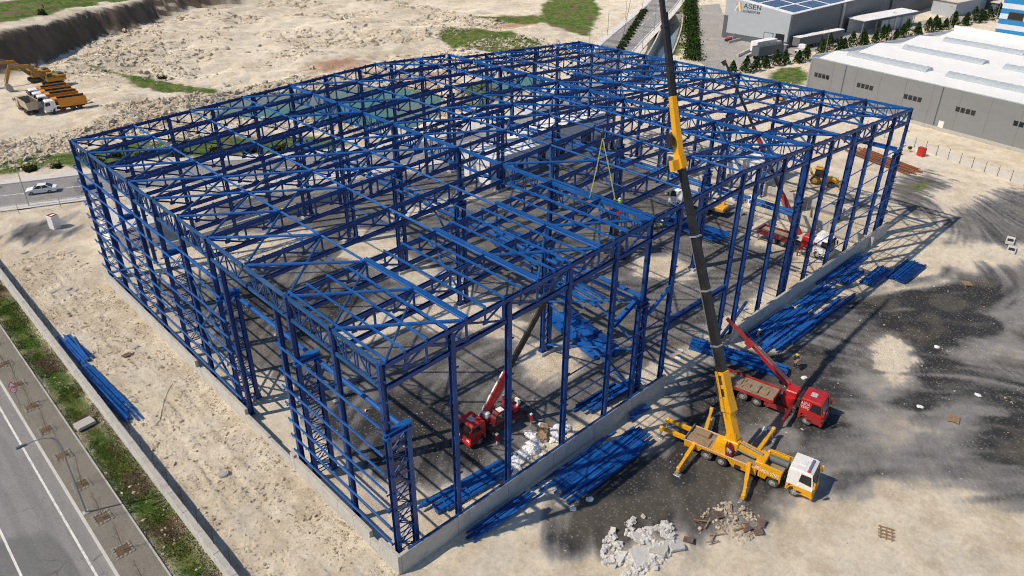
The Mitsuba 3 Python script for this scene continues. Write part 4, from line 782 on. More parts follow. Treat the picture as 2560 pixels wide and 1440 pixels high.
# ---------------------------------------------------------------- vehicles: local x forward from the front axle, y left, z up
def dots(p, n, uv):
    t = p.x * 1.1 + p.y * 5.2; q = p.z * 7.5 + .5 * dr.floor(t); a = t - dr.floor(t) - .5; b = q - dr.floor(q) - .5
    return mix((0.72, 0.37, 0.01), (0.48, 0.13, 0.01), 0.75 * smoothstep(.42, .3, dr.sqrt(a * a + b * b)) * smoothstep(1.9, 1.0, p.z))
bsdf('yellow_dotted', dots, 0.35)
def sub(key, name, m, mat, smooth=False):
    return put(numbered(key + '__' + name), m, mat, smooth, POSE[key.split('__')[0]])
def wheel(t, x, y, r=.52, w=.34, dual=False, rim='rim_steel', name='wheel'):
    s = 1 if y > 0 else -1; yo, yi = y + s * w / 2, y - s * w / 2 - (s * w if dual else 0); m = MB()
    m.tube((x, yi, r), (x, yo - s * .05, r), r, 22); m.tube((x, yo - s * .05, r), (x, yo, r), r, 22, r * .86)
    k = part(t, name, m, 'tyre_rubber', 40); m = MB(); m.tube((x, yo - s * .02, r), (x, yo + s * .012, r), r * .58, 18, r * .52); m.tube((x, yo + s * .012, r), (x, yo + s * .08, r), r * .24, 10, r * .18); sub(k, 'rim', m, rim, 40)
    m = MB()
    for a in np.linspace(0, 6.28, 9)[:-1]: m.tube((x + r * .38 * math.cos(a), yo + s * .01, r + r * .38 * math.sin(a)), (x + r * .38 * math.cos(a), yo + s * .035, r + r * .38 * math.sin(a)), .03, 5)
    sub(k, 'wheel_nuts', m, 'chassis_black')
def cab(t, mat, x0=-.85, x1=1.4, z0=.55, z1=3.05, w=2.46, low=None, visor=False, rake=.25, deflector=False, arch=None):
    h = w / 2; zl = z0 + .75; m = MB(); m.hull([(x, y, z) for x, z, i in ((x0, zl, 0), (x1, zl, 0), (x1 + .02, z0 + 1.0, 0), (x1 - rake, z1 - .12, .06), (x1 - rake - .22, z1, .14), (x0 + .1, z1, .14), (x0, z1 - .12, .06)) for y in (-h + i, h - i)]); c = part(t, 'cab', m, mat)
    m = MB(); m.hull([(x, y, z) for x, z in ((x0 + .95, z0), (x1, z0), (x1 + .05, z0 + .2), (x1 + .03, zl - .003), (x0 + .5, zl - .003)) for y in (-h - .01, h + .01)])
    m.hull([(x, y, z) for x, z in ((x0, zl - .003), (x0 + .28, zl - .003), (x0 + .12, z0 + .05), (x0, z0 + .05)) for y in (-h - .01, h + .01)])
    sub(c, 'lower_body', m, low or mat)
    zw = z1 - .2; z_s = z0 + 1.35
    for s in (-1, 1):
        m = MB(); e = s * (h + .006); m.hull([(x, yy, z) for x, z in ((x1 - .95 - .3, z_s), (x1 - .14, z_s - .12), (x1 - .3, zw - .1), (x1 - 1.15, zw - .08)) for yy in (e - s * .05, e - s * (.0 if z < zw - .2 else .045))]); sub(c, 'side_window', m, 'dark_glass')
        m = MB(); m.rbox(x1 + .02, x1 + .2, s * (h + .14) - .1, s * (h + .14) + .1, z_s - .1, z_s + .55, .03); m.bar((x1 - .1, s * (h - .02), z_s + .5), (x1 + .1, s * (h + .12), z_s + .5), .04, .04); sub(c, 'mirror', m, low or 'black_steel')
        m = MB(); m.box(x1 + .03, x1 + .07, s * .72 - .2, s * .72 + .2, z0 + .3, z0 + .5); sub(c, 'headlight', m, 'white_paint')
        m = MB(); m.box(x0 + .98, x0 + 1.4, s * (h + .012) - .02, s * (h + .012) + .02, z0 + .1, z0 + .3); sub(c, 'step', m, 'chassis_black')
    m = MB(); A = np.array([x1 + .025, 0, z0 + 1.2]); Bp = np.array([x1 - rake + .02, 0, z1 - .2]); m.bar(A, Bp, .03, w - .3, up=(0, 1, 0)); sub(c, 'windscreen', m, 'dark_glass')
    m = MB(); m.box(x1 + .03, x1 + .05, -.62, .62, z0 + .62, z0 + 1.05); sub(c, 'grille', m, 'chassis_black')
    m = MB(); m.rbox(x1 - .1, x1 + .16, -h, h, z0 - .15, z0 + .22, .05); sub(c, 'bumper', m, low or mat)
    if visor: m = MB(); m.hull([(x1 - rake, -h + .15, z1 - .1), (x1 - rake, h - .15, z1 - .1), (x1 - rake + .35, -h + .2, z1 - .22), (x1 - rake + .35, h - .2, z1 - .22), (x1 - rake, -h + .15, z1 - .05), (x1 - rake, h - .15, z1 - .05)]); sub(c, 'sun_visor', m, 'black_steel')
    if deflector: m = MB(); m.hull([(x0 + .1, -h + .2, z1), (x0 + .1, h - .2, z1), (x1 - .7, -h + .3, z1), (x1 - .7, h - .3, z1), (x0 + .1, -h + .3, z1 + .5), (x0 + .1, h - .3, z1 + .5), (x0 + .7, -h + .35, z1 + .45), (x0 + .7, h - .35, z1 + .45)]); sub(c, 'roof_hatch', m, mat)
    else: m = MB(); m.rbox(x0 + .6, x0 + 1.2, -.35, .35, z1 - .02, z1 + .05, .02); sub(c, 'roof_hatch', m, 'light_cladding' if mat != 'white_paint' else 'white_plastic')
    for s in (-1, 1):
        m = MB(); a = np.linspace(.12, math.pi - .12, 9)
        for p, q in zip(a[:-1], a[1:]): m.bar((.68 * math.cos(p), s * (h - .1), .55 + .68 * math.sin(p)), (.68 * math.cos(q), s * (h - .1), .55 + .68 * math.sin(q)), .32, .06, up=(math.cos(p), 0, math.sin(p)))
        sub(c, 'wheel_arch', m, arch or low or mat)
    return c
def chassis(t, xr, xf=1.0, mat='chassis_black'):
    m = MB()
    for s in (-1, 1): m.box(xr, xf, s * .45 - .06, s * .45 + .06, .72, 1.02)
    for x in np.arange(xr + .3, xf, 1.3): m.box(x, x + .12, -.39, .39, .78, .96)
    m.rbox(-2.6, -1.5, .62, 1.15, .5, 1.0, .05) if xr < -4 else None
    part(t, 'chassis', m, mat)
def local(t, p): return (np.linalg.inv(POSE[t]) @ np.r_[np.asarray(p, float), 1])[:3]
def rope(t, name, pts, r, mat): m = MB(); m.path([local(t, p) for p in pts], r, 5); part(t, name, m, mat)
def boom(t, B, D, secs, upw=(0, 0, 1)):
    "secs: (name, s0, s1, w0, w1, h0, h1, side offset, up offset, material)"
    B = np.asarray(B, float); D = np.asarray(D, float) / np.linalg.norm(D); M = np.linalg.inv(POSE[t])
    for name, s0, s1, w0, w1, h0, h1, os, ou, mat in secs:
        m = MB(); m.bar(M[:3, :3] @ (B + D * s0) + M[:3, 3], M[:3, :3] @ (B + D * s1) + M[:3, 3], w0, h0, up=M[:3, :3] @ np.asarray(upw, float), os=os, ou=ou, w2=w1, h2=h1); part(t, name, m, mat)
# yellow crane truck with the raised boom
hd_ = -78.4; YC = thing('crane_truck', 'yellow crane truck with white cab, outriggers spread and a very long black boom raised', 'crane truck', pose(30.8, -17.9, 0, hd_))
chassis(YC, -10.3); cab(YC, 'white_paint', low='yellow_paint')
for x in (0, -1.97, -6.75, -8.22):
    for s in (-1, 1): wheel(YC, x, s * 1.05, .53, .36, x < -5)
for s in (-1, 1):
    m = MB(); m.ext([(-1.35, .62), (-1.35, 2.05), (-3.1, 2.15), (-3.35, 1.5), (-3.35, .7), (-2.65, .62), (-2.5, 1.12), (-1.5, 1.12)], s * 1.0, s * 1.24, 'xz'); p = part(YC, 'front_skirt', m, 'yellow_dotted')
    m = MB(); m.ext([(-3.5, .6), (-3.5, 1.45), (-10.45, 1.45), (-10.45, .75), (-8.95, .75), (-8.7, 1.15), (-6.2, 1.15), (-5.9, .75), (-5.6, .55)], s * 1.14, s * 1.24, 'xz'); part(YC, 'side_skirt', m, 'yellow_dotted')
    m = MB(); m.box(-10.4, -3.6, s * 1.25 - .02, s * 1.25 + .02, 1.42, 1.5); part(YC, 'trim_strip', m, 'lettering_pink')
lettering(YC, 'lettering', 'ARDA V\u0130N\u00c7', .34, (-3.25, -1.243, 1.34), (1, 0, -.03), (0, 0, 1), 'lettering_white', 1.75, .01)
m = MB(); m.box(-10.4, -3.4, -1.13, 1.13, 1.3, 1.42); part(YC, 'deck', m, 'dirty_bed')
m = MB(); m.rbox(-10.35, -8.2, -1.05, .0, 1.425, 1.55, .02); m.rbox(-9.9, -8.6, .1, .9, 1.425, 1.75, .04); part(YC, 'deck_boards', m, 'timber')
m = MB(); m.box(-10.5, -10.42, -1.2, 1.2, .9, 1.7); part(YC, 'tail_board', m, 'grey_metal')
m = MB(); m.box(-3.3, -1.4, -.95, .95, 1.05, 1.35); part(YC, 'cab_rear_deck', m, 'dirty_bed'); m = MB(); m.tube((-3.0, .55, 1.75), (-1.2, .55, 1.75), .33, 12); part(YC, 'air_tank', m, 'slate_cladding', 40); m = MB(); m.path([(-3.2, 1.1, 1.4), (-3.2, 1.15, 2.2), (-1.1, 1.15, 2.25), (-1.1, 1.1, 1.4)], .035, 6); part(YC, 'hand_rail', m, 'yellow_paint')
m = MB(); m.rbox(.62, .86, -.85, .85, 3.05, 3.16, .03); part(YC, 'beacon_bar', m, 'light_bar'); m = MB(); m.rbox(.6, .88, -1.05, -.86, 3.05, 3.17, .03); part(YC, 'beacon_light', m, 'red_light')
def outrigger(t, p, q, zt_, mat, pad=True):
    a, b = np.array([p[0], p[1], zt_[0]]), np.array([q[0], q[1], zt_[1]]); k = a + (b - a) * .55; m = MB(); m.bar(a, k, .34, .36); o = part(t, 'outrigger', m, mat); m = MB(); m.bar(k, b, .26, .28); m.rbox(b[0] - .17, b[0] + .17, b[1] - .17, b[1] + .17, b[2] - .35, b[2] + .22, .04); sub(o, 'arm', m, mat)
    if pad: m = MB(); m.tube((b[0], b[1], .06), (b[0], b[1], b[2] - .3), .09, 8); sub(o, 'jack', m, 'grey_metal'); m = MB(); m.rbox(b[0] - .32, b[0] + .32, b[1] - .32, b[1] + .32, .0, .08, .02); sub(o, 'pad', m, 'galvanised')
for p, w, z in (((-4.3, -1.0), (25.73, -15.38), (1.5, .75)), ((-4.2, 1.0), (35.2, -12.9), (1.4, 1.25)), ((-9.5, -1.0), (24.45, -9.43), (1.3, .75)), ((-9.3, 1.0), (33.6, -6.95), (1.3, 1.1))):
    q = local(YC, (w[0], w[1], 0)); outrigger(YC, p, q, z, 'yellow_paint')
for y in (-.75, .75): outrigger(YC, (-10.2, y), (-13.1, y + .1), (1.2, 1.15), 'yellow_paint')
YB = np.array([29.55, -11.65, 3.0]); YK, YT = np.array([31.0, -1.2, 27.1]), np.array([32.8, 3.7, 39.95]); YD = (YK - YB) / np.linalg.norm(YK - YB); JD = (YT - YK) / np.linalg.norm(YT - YK); bl = local(YC, YB)
m = MB(); m.tube((bl[0], bl[1], 1.42), (bl[0], bl[1], 1.8), 1.05, 20); part(YC, 'turntable', m, 'chassis_black', 40)
m = MB(); m.rbox(bl[0] - .75, bl[0] + .75, -.6, .6, 1.8, 2.75, .08); m.hull([(bl[0] - .5, y, 2.75) for y in (-.45, .45)] + [(bl[0] + .5, y, 2.75) for y in (-.45, .45)] + [(bl[0] - .2, y, 3.5) for y in (-.35, .35)] + [(bl[0] + .25, y, 3.5) for y in (-.35, .35)]); part(YC, 'turret', m, 'yellow_paint')
m = MB(); m.hull([(bl[0] - 1.5, -.1, 1.5), (bl[0] - .1, -.1, 1.5), (bl[0] - 1.5, -1.15, 1.5), (bl[0] - .1, -1.25, 1.5), (bl[0] - 1.3, -.2, 2.7), (bl[0] - .3, -.2, 2.8), (bl[0] - 1.3, -1.0, 2.5), (bl[0] - .3, -1.1, 2.6)]); part(YC, 'operator_seat', m, 'yellow_paint'); m = MB(); m.hull([(bl[0] - .08, -.3, 1.6), (bl[0] + .55, -.6, 1.6), (bl[0] - .08, -1.25, 1.6), (bl[0] + .5, -1.2, 1.6), (bl[0] - .06, -.4, 2.75), (bl[0] + .35, -.7, 2.4), (bl[0] - .06, -1.1, 2.6)]); part(YC, 'flame_panel', m, 'dark_red_paint')
m = MB()
for k in range(5): m.hull([(bl[0] - .07 + k * .1, -1.29, 2.45 - .06 * k), (bl[0] + .0 + k * .1, -1.30, 2.45 - .06 * k), (bl[0] - .02 + k * .1, -1.29, 2.0 - .13 * (k % 2)), (bl[0] - .07 + k * .1, -1.2, 2.47 - .06 * k)])
part(YC, 'flame_print', m, 'white_paint')
m = MB()
for y in (-.32, .32): m.bar((bl[0] + .5, y, 2.4), (bl[0] + 3.1, y * .9, 1.95), .3, .36)
part(YC, 'counter_arm', m, 'yellow_paint'); m = MB(); m.tube((bl[0] + .6, 0, 2.6), (bl[0] + 2.9, 0, 2.2), .12, 10); m.tube((bl[0] + .6, -.62, 2.2), (bl[0] + 2.4, -.5, 1.9), .08, 8); part(YC, 'hydraulic_ram', m, 'grey_metal', 40)
m = MB(); m.rbox(bl[0] + 2.6, bl[0] + 3.4, -1.15, .75, 1.75, 2.15, .06); c = part(YC, 'counterweight', m, 'yellow_paint'); m = MB(); m.box(bl[0] + 2.7, bl[0] + 3.3, -1.19, -1.152, 1.3, 1.74); sub(c, 'plate', m, 'lettering_pink')
boom(YC, YB, YD, [('lower_boom', -.3, 3.4, .72, .72, .95, .8, 0, 0, 'yellow_paint'), ('knuckle', 2.5, 4.2, .95, .85, 1.15, 1.0, 0, .1, 'yellow_paint'), ('main_boom', 3.6, 6.4, .82, .82, .98, .98, 0, .12, 'yellow_paint'),
  ('boom_section', 6.2, 11.5, .66, .64, .76, .74, 0, .1, 'black_steel'), ('boom_section', 11.4, 16.4, .6, .58, .7, .68, 0, .1, 'black_steel'), ('boom_section', 16.3, 21.2, .54, .52, .63, .61, 0, .1, 'black_steel'), ('boom_section', 21.1, 26.4, .48, .46, .56, .54, 0, .1, 'black_steel'),
  ('boom_ram', .4, 5.2, .3, .3, .3, .3, .0, -.75, 'chassis_black'), ('hose_bundle', 6, 25, .1, .08, .12, .1, .4, .1, 'black_steel'), ('guide_bar', 7, 19, .05, .05, .06, .06, -.36, -.2, 'grey_metal')])
boom(YC, YK, JD, [('fly_jib', -1.2, 5.0, .56, .46, .74, .56, 0, .1, 'yellow_paint'), ('fly_jib_section', 4.8, 11.0, .4, .38, .46, .44, 0, .1, 'black_steel'), ('fly_jib_section', 10.8, 16.6, .33, .31, .38, .36, 0, .1, 'black_steel'), ('fly_jib_section', 16.4, 21, .26, .24, .3, .28, 0, .1, 'black_steel'), ('jib_ram', -.6, 12, .16, .12, .16, .12, .5, -.1, 'black_steel'), ('jib_collar', 10.7, 10.95, .6, .6, .6, .6, .05, .1, 'black_steel')])
for s in (11.5, 16.4, 21.2): boom(YC, YB, YD, [('boom_collar', s - .12, s + .1, .8, .8, .74, .74, .08, .1, 'black_steel')])
boom(YC, YB, YD, [('jib_bracket', 25.2, 26.3, .75, .65, .9, .8, -.05, .12, 'yellow_paint'), ('jib_arm', 25.1, 26.0, 1.0, .8, .45, .45, -.75, .1, 'yellow_paint')])
m = MB(); p = local(YC, YK + JD * 1.3); Ml = np.linalg.inv(POSE[YC]); sd = Ml[:3, :3] @ np.array([-.85, .53, 0]); m.tube(p + sd * .5, p + sd * .7, .6, 20); part(YC, 'hose_reel', m, 'black_steel', 40)
tip = YK + JD * 20.5; rope(YC, 'hoist_rope', [tip, (34.8, 10.4, 25.6)], .02, 'wire_black')
for k in range(2): q = YB + YD * (6 + k); rope(YC, 'stay_wire', [YB + YD * 22 + [0, 0, -.5], YB + YD * (2 + k * 2) + [-.6 - .25 * k, 0, 0]], .016, 'wire_black')
for k in range(3):
    o = -.42 + .12 * k; pts = [YB + YD * q + np.array([.85, -.5, 0]) * .46 + np.array([0, 0, -.2 - .1 * k + .12 * math.sin(q * 1.7 + k)]) for q in np.linspace(.2, 7.0, 9)]; rope(YC, 'hydraulic_hose', pts, .035, 'chassis_black')
for q in (3.9, 5.2): boom(YC, YB, YD, [('boom_plate', q, q + .9, .86, .86, .3, .3, 0, .12, 'chassis_black')])
for q in (6.2, 8.8, 14, 19): boom(YC, YB, YD, [('boom_strap', q, q + .14, .76, .74, .86, .84, 0, .1, 'galvanised')])
for s in (-1, 1):
    m = MB(); m.ext([(-5.5, .58), (-5.5, .95), (-4.9, .95), (-4.9, .58)], s * 1.245, s * 1.27, 'xz'); part(YC, 'tool_box', m, 'chassis_black')
    m = MB(); m.rbox(-3.28, -3.1, s * .98 - .14, s * .98 + .14, 1.6, 2.1, .02); part(YC, 'warning_plate', m, 'lettering_pink')
# red lorry with loader crane outside
RT = thing('crane_truck', 'red flatbed lorry with folded red loader crane behind its cab, beside the yellow crane truck', 'crane truck', pose(40.74, -13.9, 0, -80.1))
chassis(RT, -9.8); cab(RT, 'red_paint', low='faded_red_paint')
for x in (0, -5.08, -6.58):
    for s in (-1, 1): wheel(RT, x, s * 1.05, .53, .34, x < -2)
lettering(RT, 'lettering', 'ARDA', .33, (-.78, -1.236, 2.38), (1, 0, 0), (0, 0, 1), 'lettering_white', .85, .006); lettering(RT, 'lettering', 'V\u0130N\u00c7', .33, (-.78, -1.236, 1.95), (1, 0, 0), (0, 0, 1), 'lettering_white', .85, .006)
m = MB(); m.box(-9.6, -3.5, -1.2, 1.2, 1.2, 1.36); part(RT, 'bed', m, 'dirty_bed')
for s in (-1, 1): m = MB(); m.box(-9.6, -3.5, s * 1.22 - .04, s * 1.22 + .04, 1.1, 1.62 if s > 0 else 1.42); part(RT, 'side_board', m, 'faded_red_paint')
m = MB(); m.box(-3.5, -3.4, -1.2, 1.2, 1.1, 1.75); part(RT, 'head_board', m, 'faded_red_paint')
for k in range(3): m = MB(); m.box(-4.3, -2.0, -1.2, -1.14, .55 + .2 * k, .68 + .2 * k); part(RT, 'side_guard', m, 'faded_red_paint')
m = MB(); m.rbox(-5.4, -4.7, -.5, .3, 1.362, 1.42, .02); m.rbox(-7.2, -6.9, -.9, .9, 1.362, 1.46, .02); part(RT, 'load_boards', m, 'timber')
m = MB(); m.tube((-2.2, .1, 1.0), (-2.2, .1, 2.0), .75, 16); m.rbox(-2.7, -1.5, -.3, 1.1, 1.9, 2.7, .1); part(RT, 'turret', m, 'red_paint', 30); m = MB(); m.rbox(-1.5, -1.15, -1.15, 1.15, .8, 1.5, .05); part(RT, 'crane_base', m, 'chassis_black')
m = MB(); m.bar((-1.7, .2, 1.1), (-1.7, -3.0, 1.05), .3, .28); m.rbox(-1.85, -1.55, -3.2, -2.9, .8, 1.3, .04); m.tube((-1.7, -3.05, .05), (-1.7, -3.05, .9), .08, 8); part(RT, 'outrigger', m, 'dark_red_paint')
RB = np.array([41.15, -11.1, 2.6]); RD = np.array([38.3, -4.4, 9.0]) - RB
boom(RT, RB, RD, [('boom', -.4, 3.9, .48, .44, .6, .55, 0, 0, 'red_paint'), ('boom_section', 3.7, 6.1, .34, .32, .42, .4, 0, 0, 'red_paint'), ('boom_section', 6.0, 8.6, .28, .26, .34, .32, 0, -.05, 'faded_red_paint'), ('boom_tip', 8.4, 9.5, .26, .24, .32, .3, 0, -.1, 'dark_red_paint'), ('boom_ram', 0, 4.6, .14, .14, .14, .14, .36, .2, 'grey_metal'), ('boom_ram', .3, 5.6, .1, .1, .1, .1, -.34, .25, 'grey_metal'), ('knuckle_plate', 5.6, 6.4, .55, .5, .62, .58, 0, -.15, 'faded_red_paint')])
for k in range(2):
    pts = [RB + RD / np.linalg.norm(RD) * q + np.array([.4, .1, .3 - .12 * k + .08 * math.sin(q * 2 + k)]) for q in np.linspace(.2, 7.5, 8)]; rope(RT, 'hydraulic_hose', pts, .03, 'chassis_black')
for k in range(5): m = MB(); x0 = -8.9 + .95 * k; m.rbox(x0, x0 + .8, -.9 + .25 * (k % 3), .2 + .3 * (k % 2), 1.362, 1.5 + .08 * (k % 2), .03); part(RT, 'load_boards', m, ('timber', 'dirty_bed')[k % 2])
m = MB(); m.rbox(-1.3, -.95, -.9, .9, 1.5, 2.6, .06); m.tube((-1.1, 1.0, .9), (-1.1, 1.0, 2.9), .08, 8); part(RT, 'exhaust_stack', m, 'chassis_black')
# red truck crane inside the frame
IC = thing('crane_truck', 'small red truck crane inside the frame, its dark boom reaching up to the front truss', 'crane truck', pose(13.9, 7.25, 0, 178))
chassis(IC, -6.6); cab(IC, 'red_paint', x0=-.8, x1=1.05, z1=2.65, z0=.5, w=2.2, rake=.2, low='red_paint')
for x in (0, -4.4):
    for s in (-1, 1): wheel(IC, x, s * .95, .46, .3, x < -2)
m = MB(); m.rbox(-6.7, -1.2, -1.08, 1.08, 1.02, 1.25, .03); part(IC, 'deck', m, 'chassis_black')
for s in (-1, 1): m = MB(); m.box(-6.3, -1.6, s * 1.09 - .015, s * 1.09 + .015, .55, .98); part(IC, 'side_panel', m, 'dark_red_paint')
for x, s in ((-1.35, 1), (-1.35, -1), (-5.9, 1), (-5.9, -1)):
    m = MB(); m.bar((x, s * 1.0, .95), (x, s * 2.1, .95), .2, .22); o = part(IC, 'outrigger', m, 'chassis_black'); m = MB(); m.rbox(x - .12, x + .12, s * 2.1 - .12, s * 2.1 + .12, .5, 1.2, .03); sub(o, 'jack', m, 'red_paint'); m = MB(); m.rbox(x - .13, x + .13, s * 2.1 - .13, s * 2.1 + .13, 1.2, 1.36, .03); m.tube((x, s * 2.1, .0), (x, s * 2.1, .5), .06, 6); sub(o, 'cap', m, 'white_paint')
m = MB(); m.tube((-2.2, 0, 1.25), (-2.2, 0, 1.45), .8, 16); m.rbox(-3.3, -1.5, -.5, .45, 1.45, 2.0, .06); part(IC, 'turret', m, 'dark_red_paint', 30)
m = MB(); m.hull([(x, y, z) for x, z in ((-3.2, 1.5), (-1.9, 1.5), (-1.9, 2.2), (-2.3, 2.75), (-3.2, 2.75)) for y in (.5, 1.25)]); c = part(IC, 'crane_cabin', m, 'dark_red_paint'); m = MB(); m.box(-3.0, -2.1, 1.251, 1.27, 1.9, 2.6); sub(c, 'window', m, 'dark_glass'); m = MB(); m.box(-3.1, -2.5, .55, 1.2, 2.752, 2.8); sub(c, 'roof_plate', m, 'white_paint')
m = MB(); m.rbox(-5.4, -4.6, -.9, .9, 1.26, 1.75, .05); part(IC, 'winch_box', m, 'red_paint'); m = MB(); m.bar((-5.3, .6, 1.8), (-5.3, 1.0, 2.5), .2, .2); m.box(-5.42, -5.18, .4, .95, 2.3, 2.7); part(IC, 'boom_rest', m, 'white_paint')
IB = np.array([15.7, 7.5, 2.1]); ID = np.array([21.7, 4.0, 16.2]) - IB
boom(IC, IB, ID, [('boom', -.6, 5.2, .5, .46, .65, .6, 0, 0, 'red_paint'), ('boom_section', 5.0, 9.6, .38, .36, .48, .46, 0, 0, 'black_steel'), ('boom_section', 9.5, 13.4, .32, .3, .4, .38, 0, 0, 'black_steel'), ('boom_section', 13.3, 16.0, .26, .24, .32, .3, 0, 0, 'black_steel'), ('boom_ram', .2, 4.0, .14, .14, .14, .14, 0, -.55, 'grey_metal'), ('boom_stripe', -.5, 5.0, .3, .26, .04, .04, -.05, .352, 'white_paint'), ('hook_block', 15.9, 16.4, .3, .3, .4, .4, 0, -.1, 'black_steel'), ('boom_collar', 9.5, 9.7, .46, .46, .54, .54, 0, 0, 'black_steel')])
m = MB(); m.rbox(-2.1, -1.5, -.45, .4, 1.7, 2.55, .12); part(IC, 'boom_foot', m, 'white_paint')
# white cabbed crane truck deeper inside
WC = thing('crane_truck', 'white cabbed lorry with red bed and red crane boom, behind the far front plinth', 'crane truck', pose(76.5, 2.6, 0, -87))
chassis(WC, -9.6); cab(WC, 'white_paint', deflector=True, visor=True)
for x in (0, -5.3, -6.7):
    for s in (-1, 1): wheel(WC, x, s * 1.05, .53, .34, x < -2)
m = MB(); m.box(-9.4, -3.9, -1.2, 1.2, 1.15, 1.32); part(WC, 'bed', m, 'dirty_bed')
for s in (-1, 1): m = MB(); m.box(-9.4, -4.6, s * 1.22 - .04, s * 1.22 + .04, 1.0, 1.65); part(WC, 'side_board', m, 'dark_red_paint')
m = MB(); m.box(-9.5, -9.41, -1.2, 1.2, 1.0, 1.65); part(WC, 'tail_board', m, 'faded_red_paint'); m = MB(); m.rbox(-2.8, -1.6, -.8, .8, 1.0, 2.6, .1); part(WC, 'turret', m, 'red_paint')
for s in (-1, 1): m = MB(); m.bar((-2.4, s * .9, 1.1), (-2.4, s * 2.4, 1.0), .26, .26); m.tube((-2.4, s * 2.4, 0), (-2.4, s * 2.4, 1.1), .1, 8); part(WC, 'outrigger', m, 'faded_red_paint')
m = MB(); m.tube((-9.0, -1.35, 0), (-9.0, -1.35, 1.1), .1, 8); part(WC, 'rear_jack', m, 'grey_metal')
m = MB(); m.box(-.8, -.35, -1.2495, -1.236, 1.9, 2.25); part(WC, 'door_emblem', m, 'sign_red')
WB = np.array([76.4, 6.4, 2.6]); WD = np.array([74.3, 21.2, 25.0]) - WB
boom(WC, WB, WD, [('boom', -.5, 6.0, .5, .45, .62, .56, 0, 0, 'faded_red_paint'), ('boom_section', 5.8, 12.6, .36, .34, .44, .42, 0, 0, 'black_steel'), ('fly_jib', 12.4, 15.2, .46, .44, .56, .5, 0, 0, 'faded_red_paint'), ('fly_jib', 15.0, 16.6, .36, .34, .42, .4, 0, 0, 'dark_red_paint'), ('boom_section', 16.4, 22.3, .26, .24, .3, .28, 0, 0, 'black_steel'), ('boom_section', 22.2, 26.4, .2, .18, .24, .22, 0, 0, 'black_steel'), ('boom_ram', .5, 5.2, .18, .18, .18, .18, 0, -.55, 'grey_metal'), ('boom_head', 26.2, 26.9, .3, .3, .4, .7, 0, -.2, 'black_steel')])
# white cabbed lorry with yellow load bed in the middle of the hall
MC = thing('crane_truck', 'white cabbed lorry with a yellow rear frame, half hidden in the middle of the hall', 'crane truck', pose(77.0, 27.4, 0, 100))
chassis(MC, -8.0); cab(MC, 'white_paint')
for x in (0, -5.0):
    for s in (-1, 1): wheel(MC, x, s * 1.05, .5, .34, x < -2)
m = MB(); m.box(-8.0, -1.6, -1.15, 1.15, 1.1, 1.25); part(MC, 'bed', m, 'dirty_bed'); m = MB(); m.rbox(-7.9, -6.2, -1.1, 1.1, 1.26, 1.7, .05); m.rbox(-7.4, -7.0, -.9, -.5, 1.7, 3.1, .05); part(MC, 'rear_frame', m, 'yellow_paint'); m = MB(); m.bar((-7.2, -1.0, .9), (-7.2, -2.6, .8), .3, .3); m.tube((-7.2, -2.6, 0), (-7.2, -2.6, .9), .12, 8); part(MC, 'outrigger', m, 'yellow_paint')
bsdf('soot_lining', worn((0.10, 0.07, 0.05), .3, 1.5), .8)
# dump trucks, all parked side by side in the quarry
def dump(x, y, yaw, z, label, body='orange_paint', cabm='white_paint', group=None):
    t = thing('dump_truck', label, 'dump truck', pose(x, y, z, yaw), group); chassis(t, -6.6); cab(t, cabm, z1=2.85)
    for xx in (0, -4.1, -5.45):
        for s in (-1, 1): wheel(t, xx, s * 1.02, .52, .34, xx < -2, 'chassis_black')
    b = MB(); X0, X1, h, w, zb, zt_ = -6.9, -1.35, 1.24, 1.0, 1.15, 3.05
    for s in (-1, 1): b.hull([(X0, s * w, zb), (X1 - .3, s * w, zb), (X0 - .1, s * h, zt_), (X1, s * h, zt_), (X0, s * (w - .09), zb), (X1 - .3, s * (w - .09), zb), (X0 - .1, s * (h - .09), zt_), (X1, s * (h - .09), zt_)])
    b.hull([(X1 - .3, -w, zb), (X1 - .3, w, zb), (X1, -h, zt_), (X1, h, zt_), (X1 - .38, -w, zb), (X1 - .38, w, zb), (X1 - .09, -h, zt_), (X1 - .09, h, zt_)]); b.box(X1 - .1, X1 + .9, -h + .05, h - .05, zt_ - .02, zt_ + .06); k = part(t, 'tipper_body', b, body)
    b = MB(); b.box(X0 - .05, X1 - .4, -w + .1, w - .1, zb, zb + .1)
    for s in (-1, 1): b.hull([(X0, s * (w - .1), zb + .1), (X1 - .4, s * (w - .1), zb + .1), (X0 - .09, s * (h - .1), zt_ - .03), (X1 - .1, s * (h - .1), zt_ - .03), (X0, s * (w - .12), zb + .1), (X1 - .4, s * (w - .12), zb + .1), (X0 - .09, s * (h - .12), zt_ - .03), (X1 - .1, s * (h - .12), zt_ - .03)])
    sub(k, 'lining', b, 'soot_lining'); b = MB(); b.hull([(X0 - .02, -w, zb), (X0 - .02, w, zb), (X0 - .12, -h, zt_ - .2), (X0 - .12, h, zt_ - .2), (X0 - .1, -w, zb), (X0 - .1, w, zb), (X0 - .2, -h, zt_ - .2), (X0 - .2, h, zt_ - .2)]); sub(k, 'tailgate', b, body)
    b = MB()
    for s in (-1, 1): b.bar((X0 - .1, s * (h + .02), zt_), (X1, s * (h + .02), zt_), .12, .1)
    sub(k, 'top_rail', b, 'dirty_bed' if body == 'timber' else body)
    return t
dp = [(17.7, 153.1), (17.6, 157.8), (17.8, 162.2), (18.0, 166.2)]; nm = ('nearest of the four', 'second from the front of the four', 'third from the front of the four', 'farthest of the four')
for k, (x, y) in enumerate(dp): dump(x, y, 173, float(zat(x, y)[0]) + .05, 'white cabbed dump truck with orange tipper, ' + nm[k], group='orange dump trucks in the quarry')
bsdf('beige_paint', worn((0.42, 0.36, 0.26), .2, 1.0, (.2, .16, .12), .5), .6)
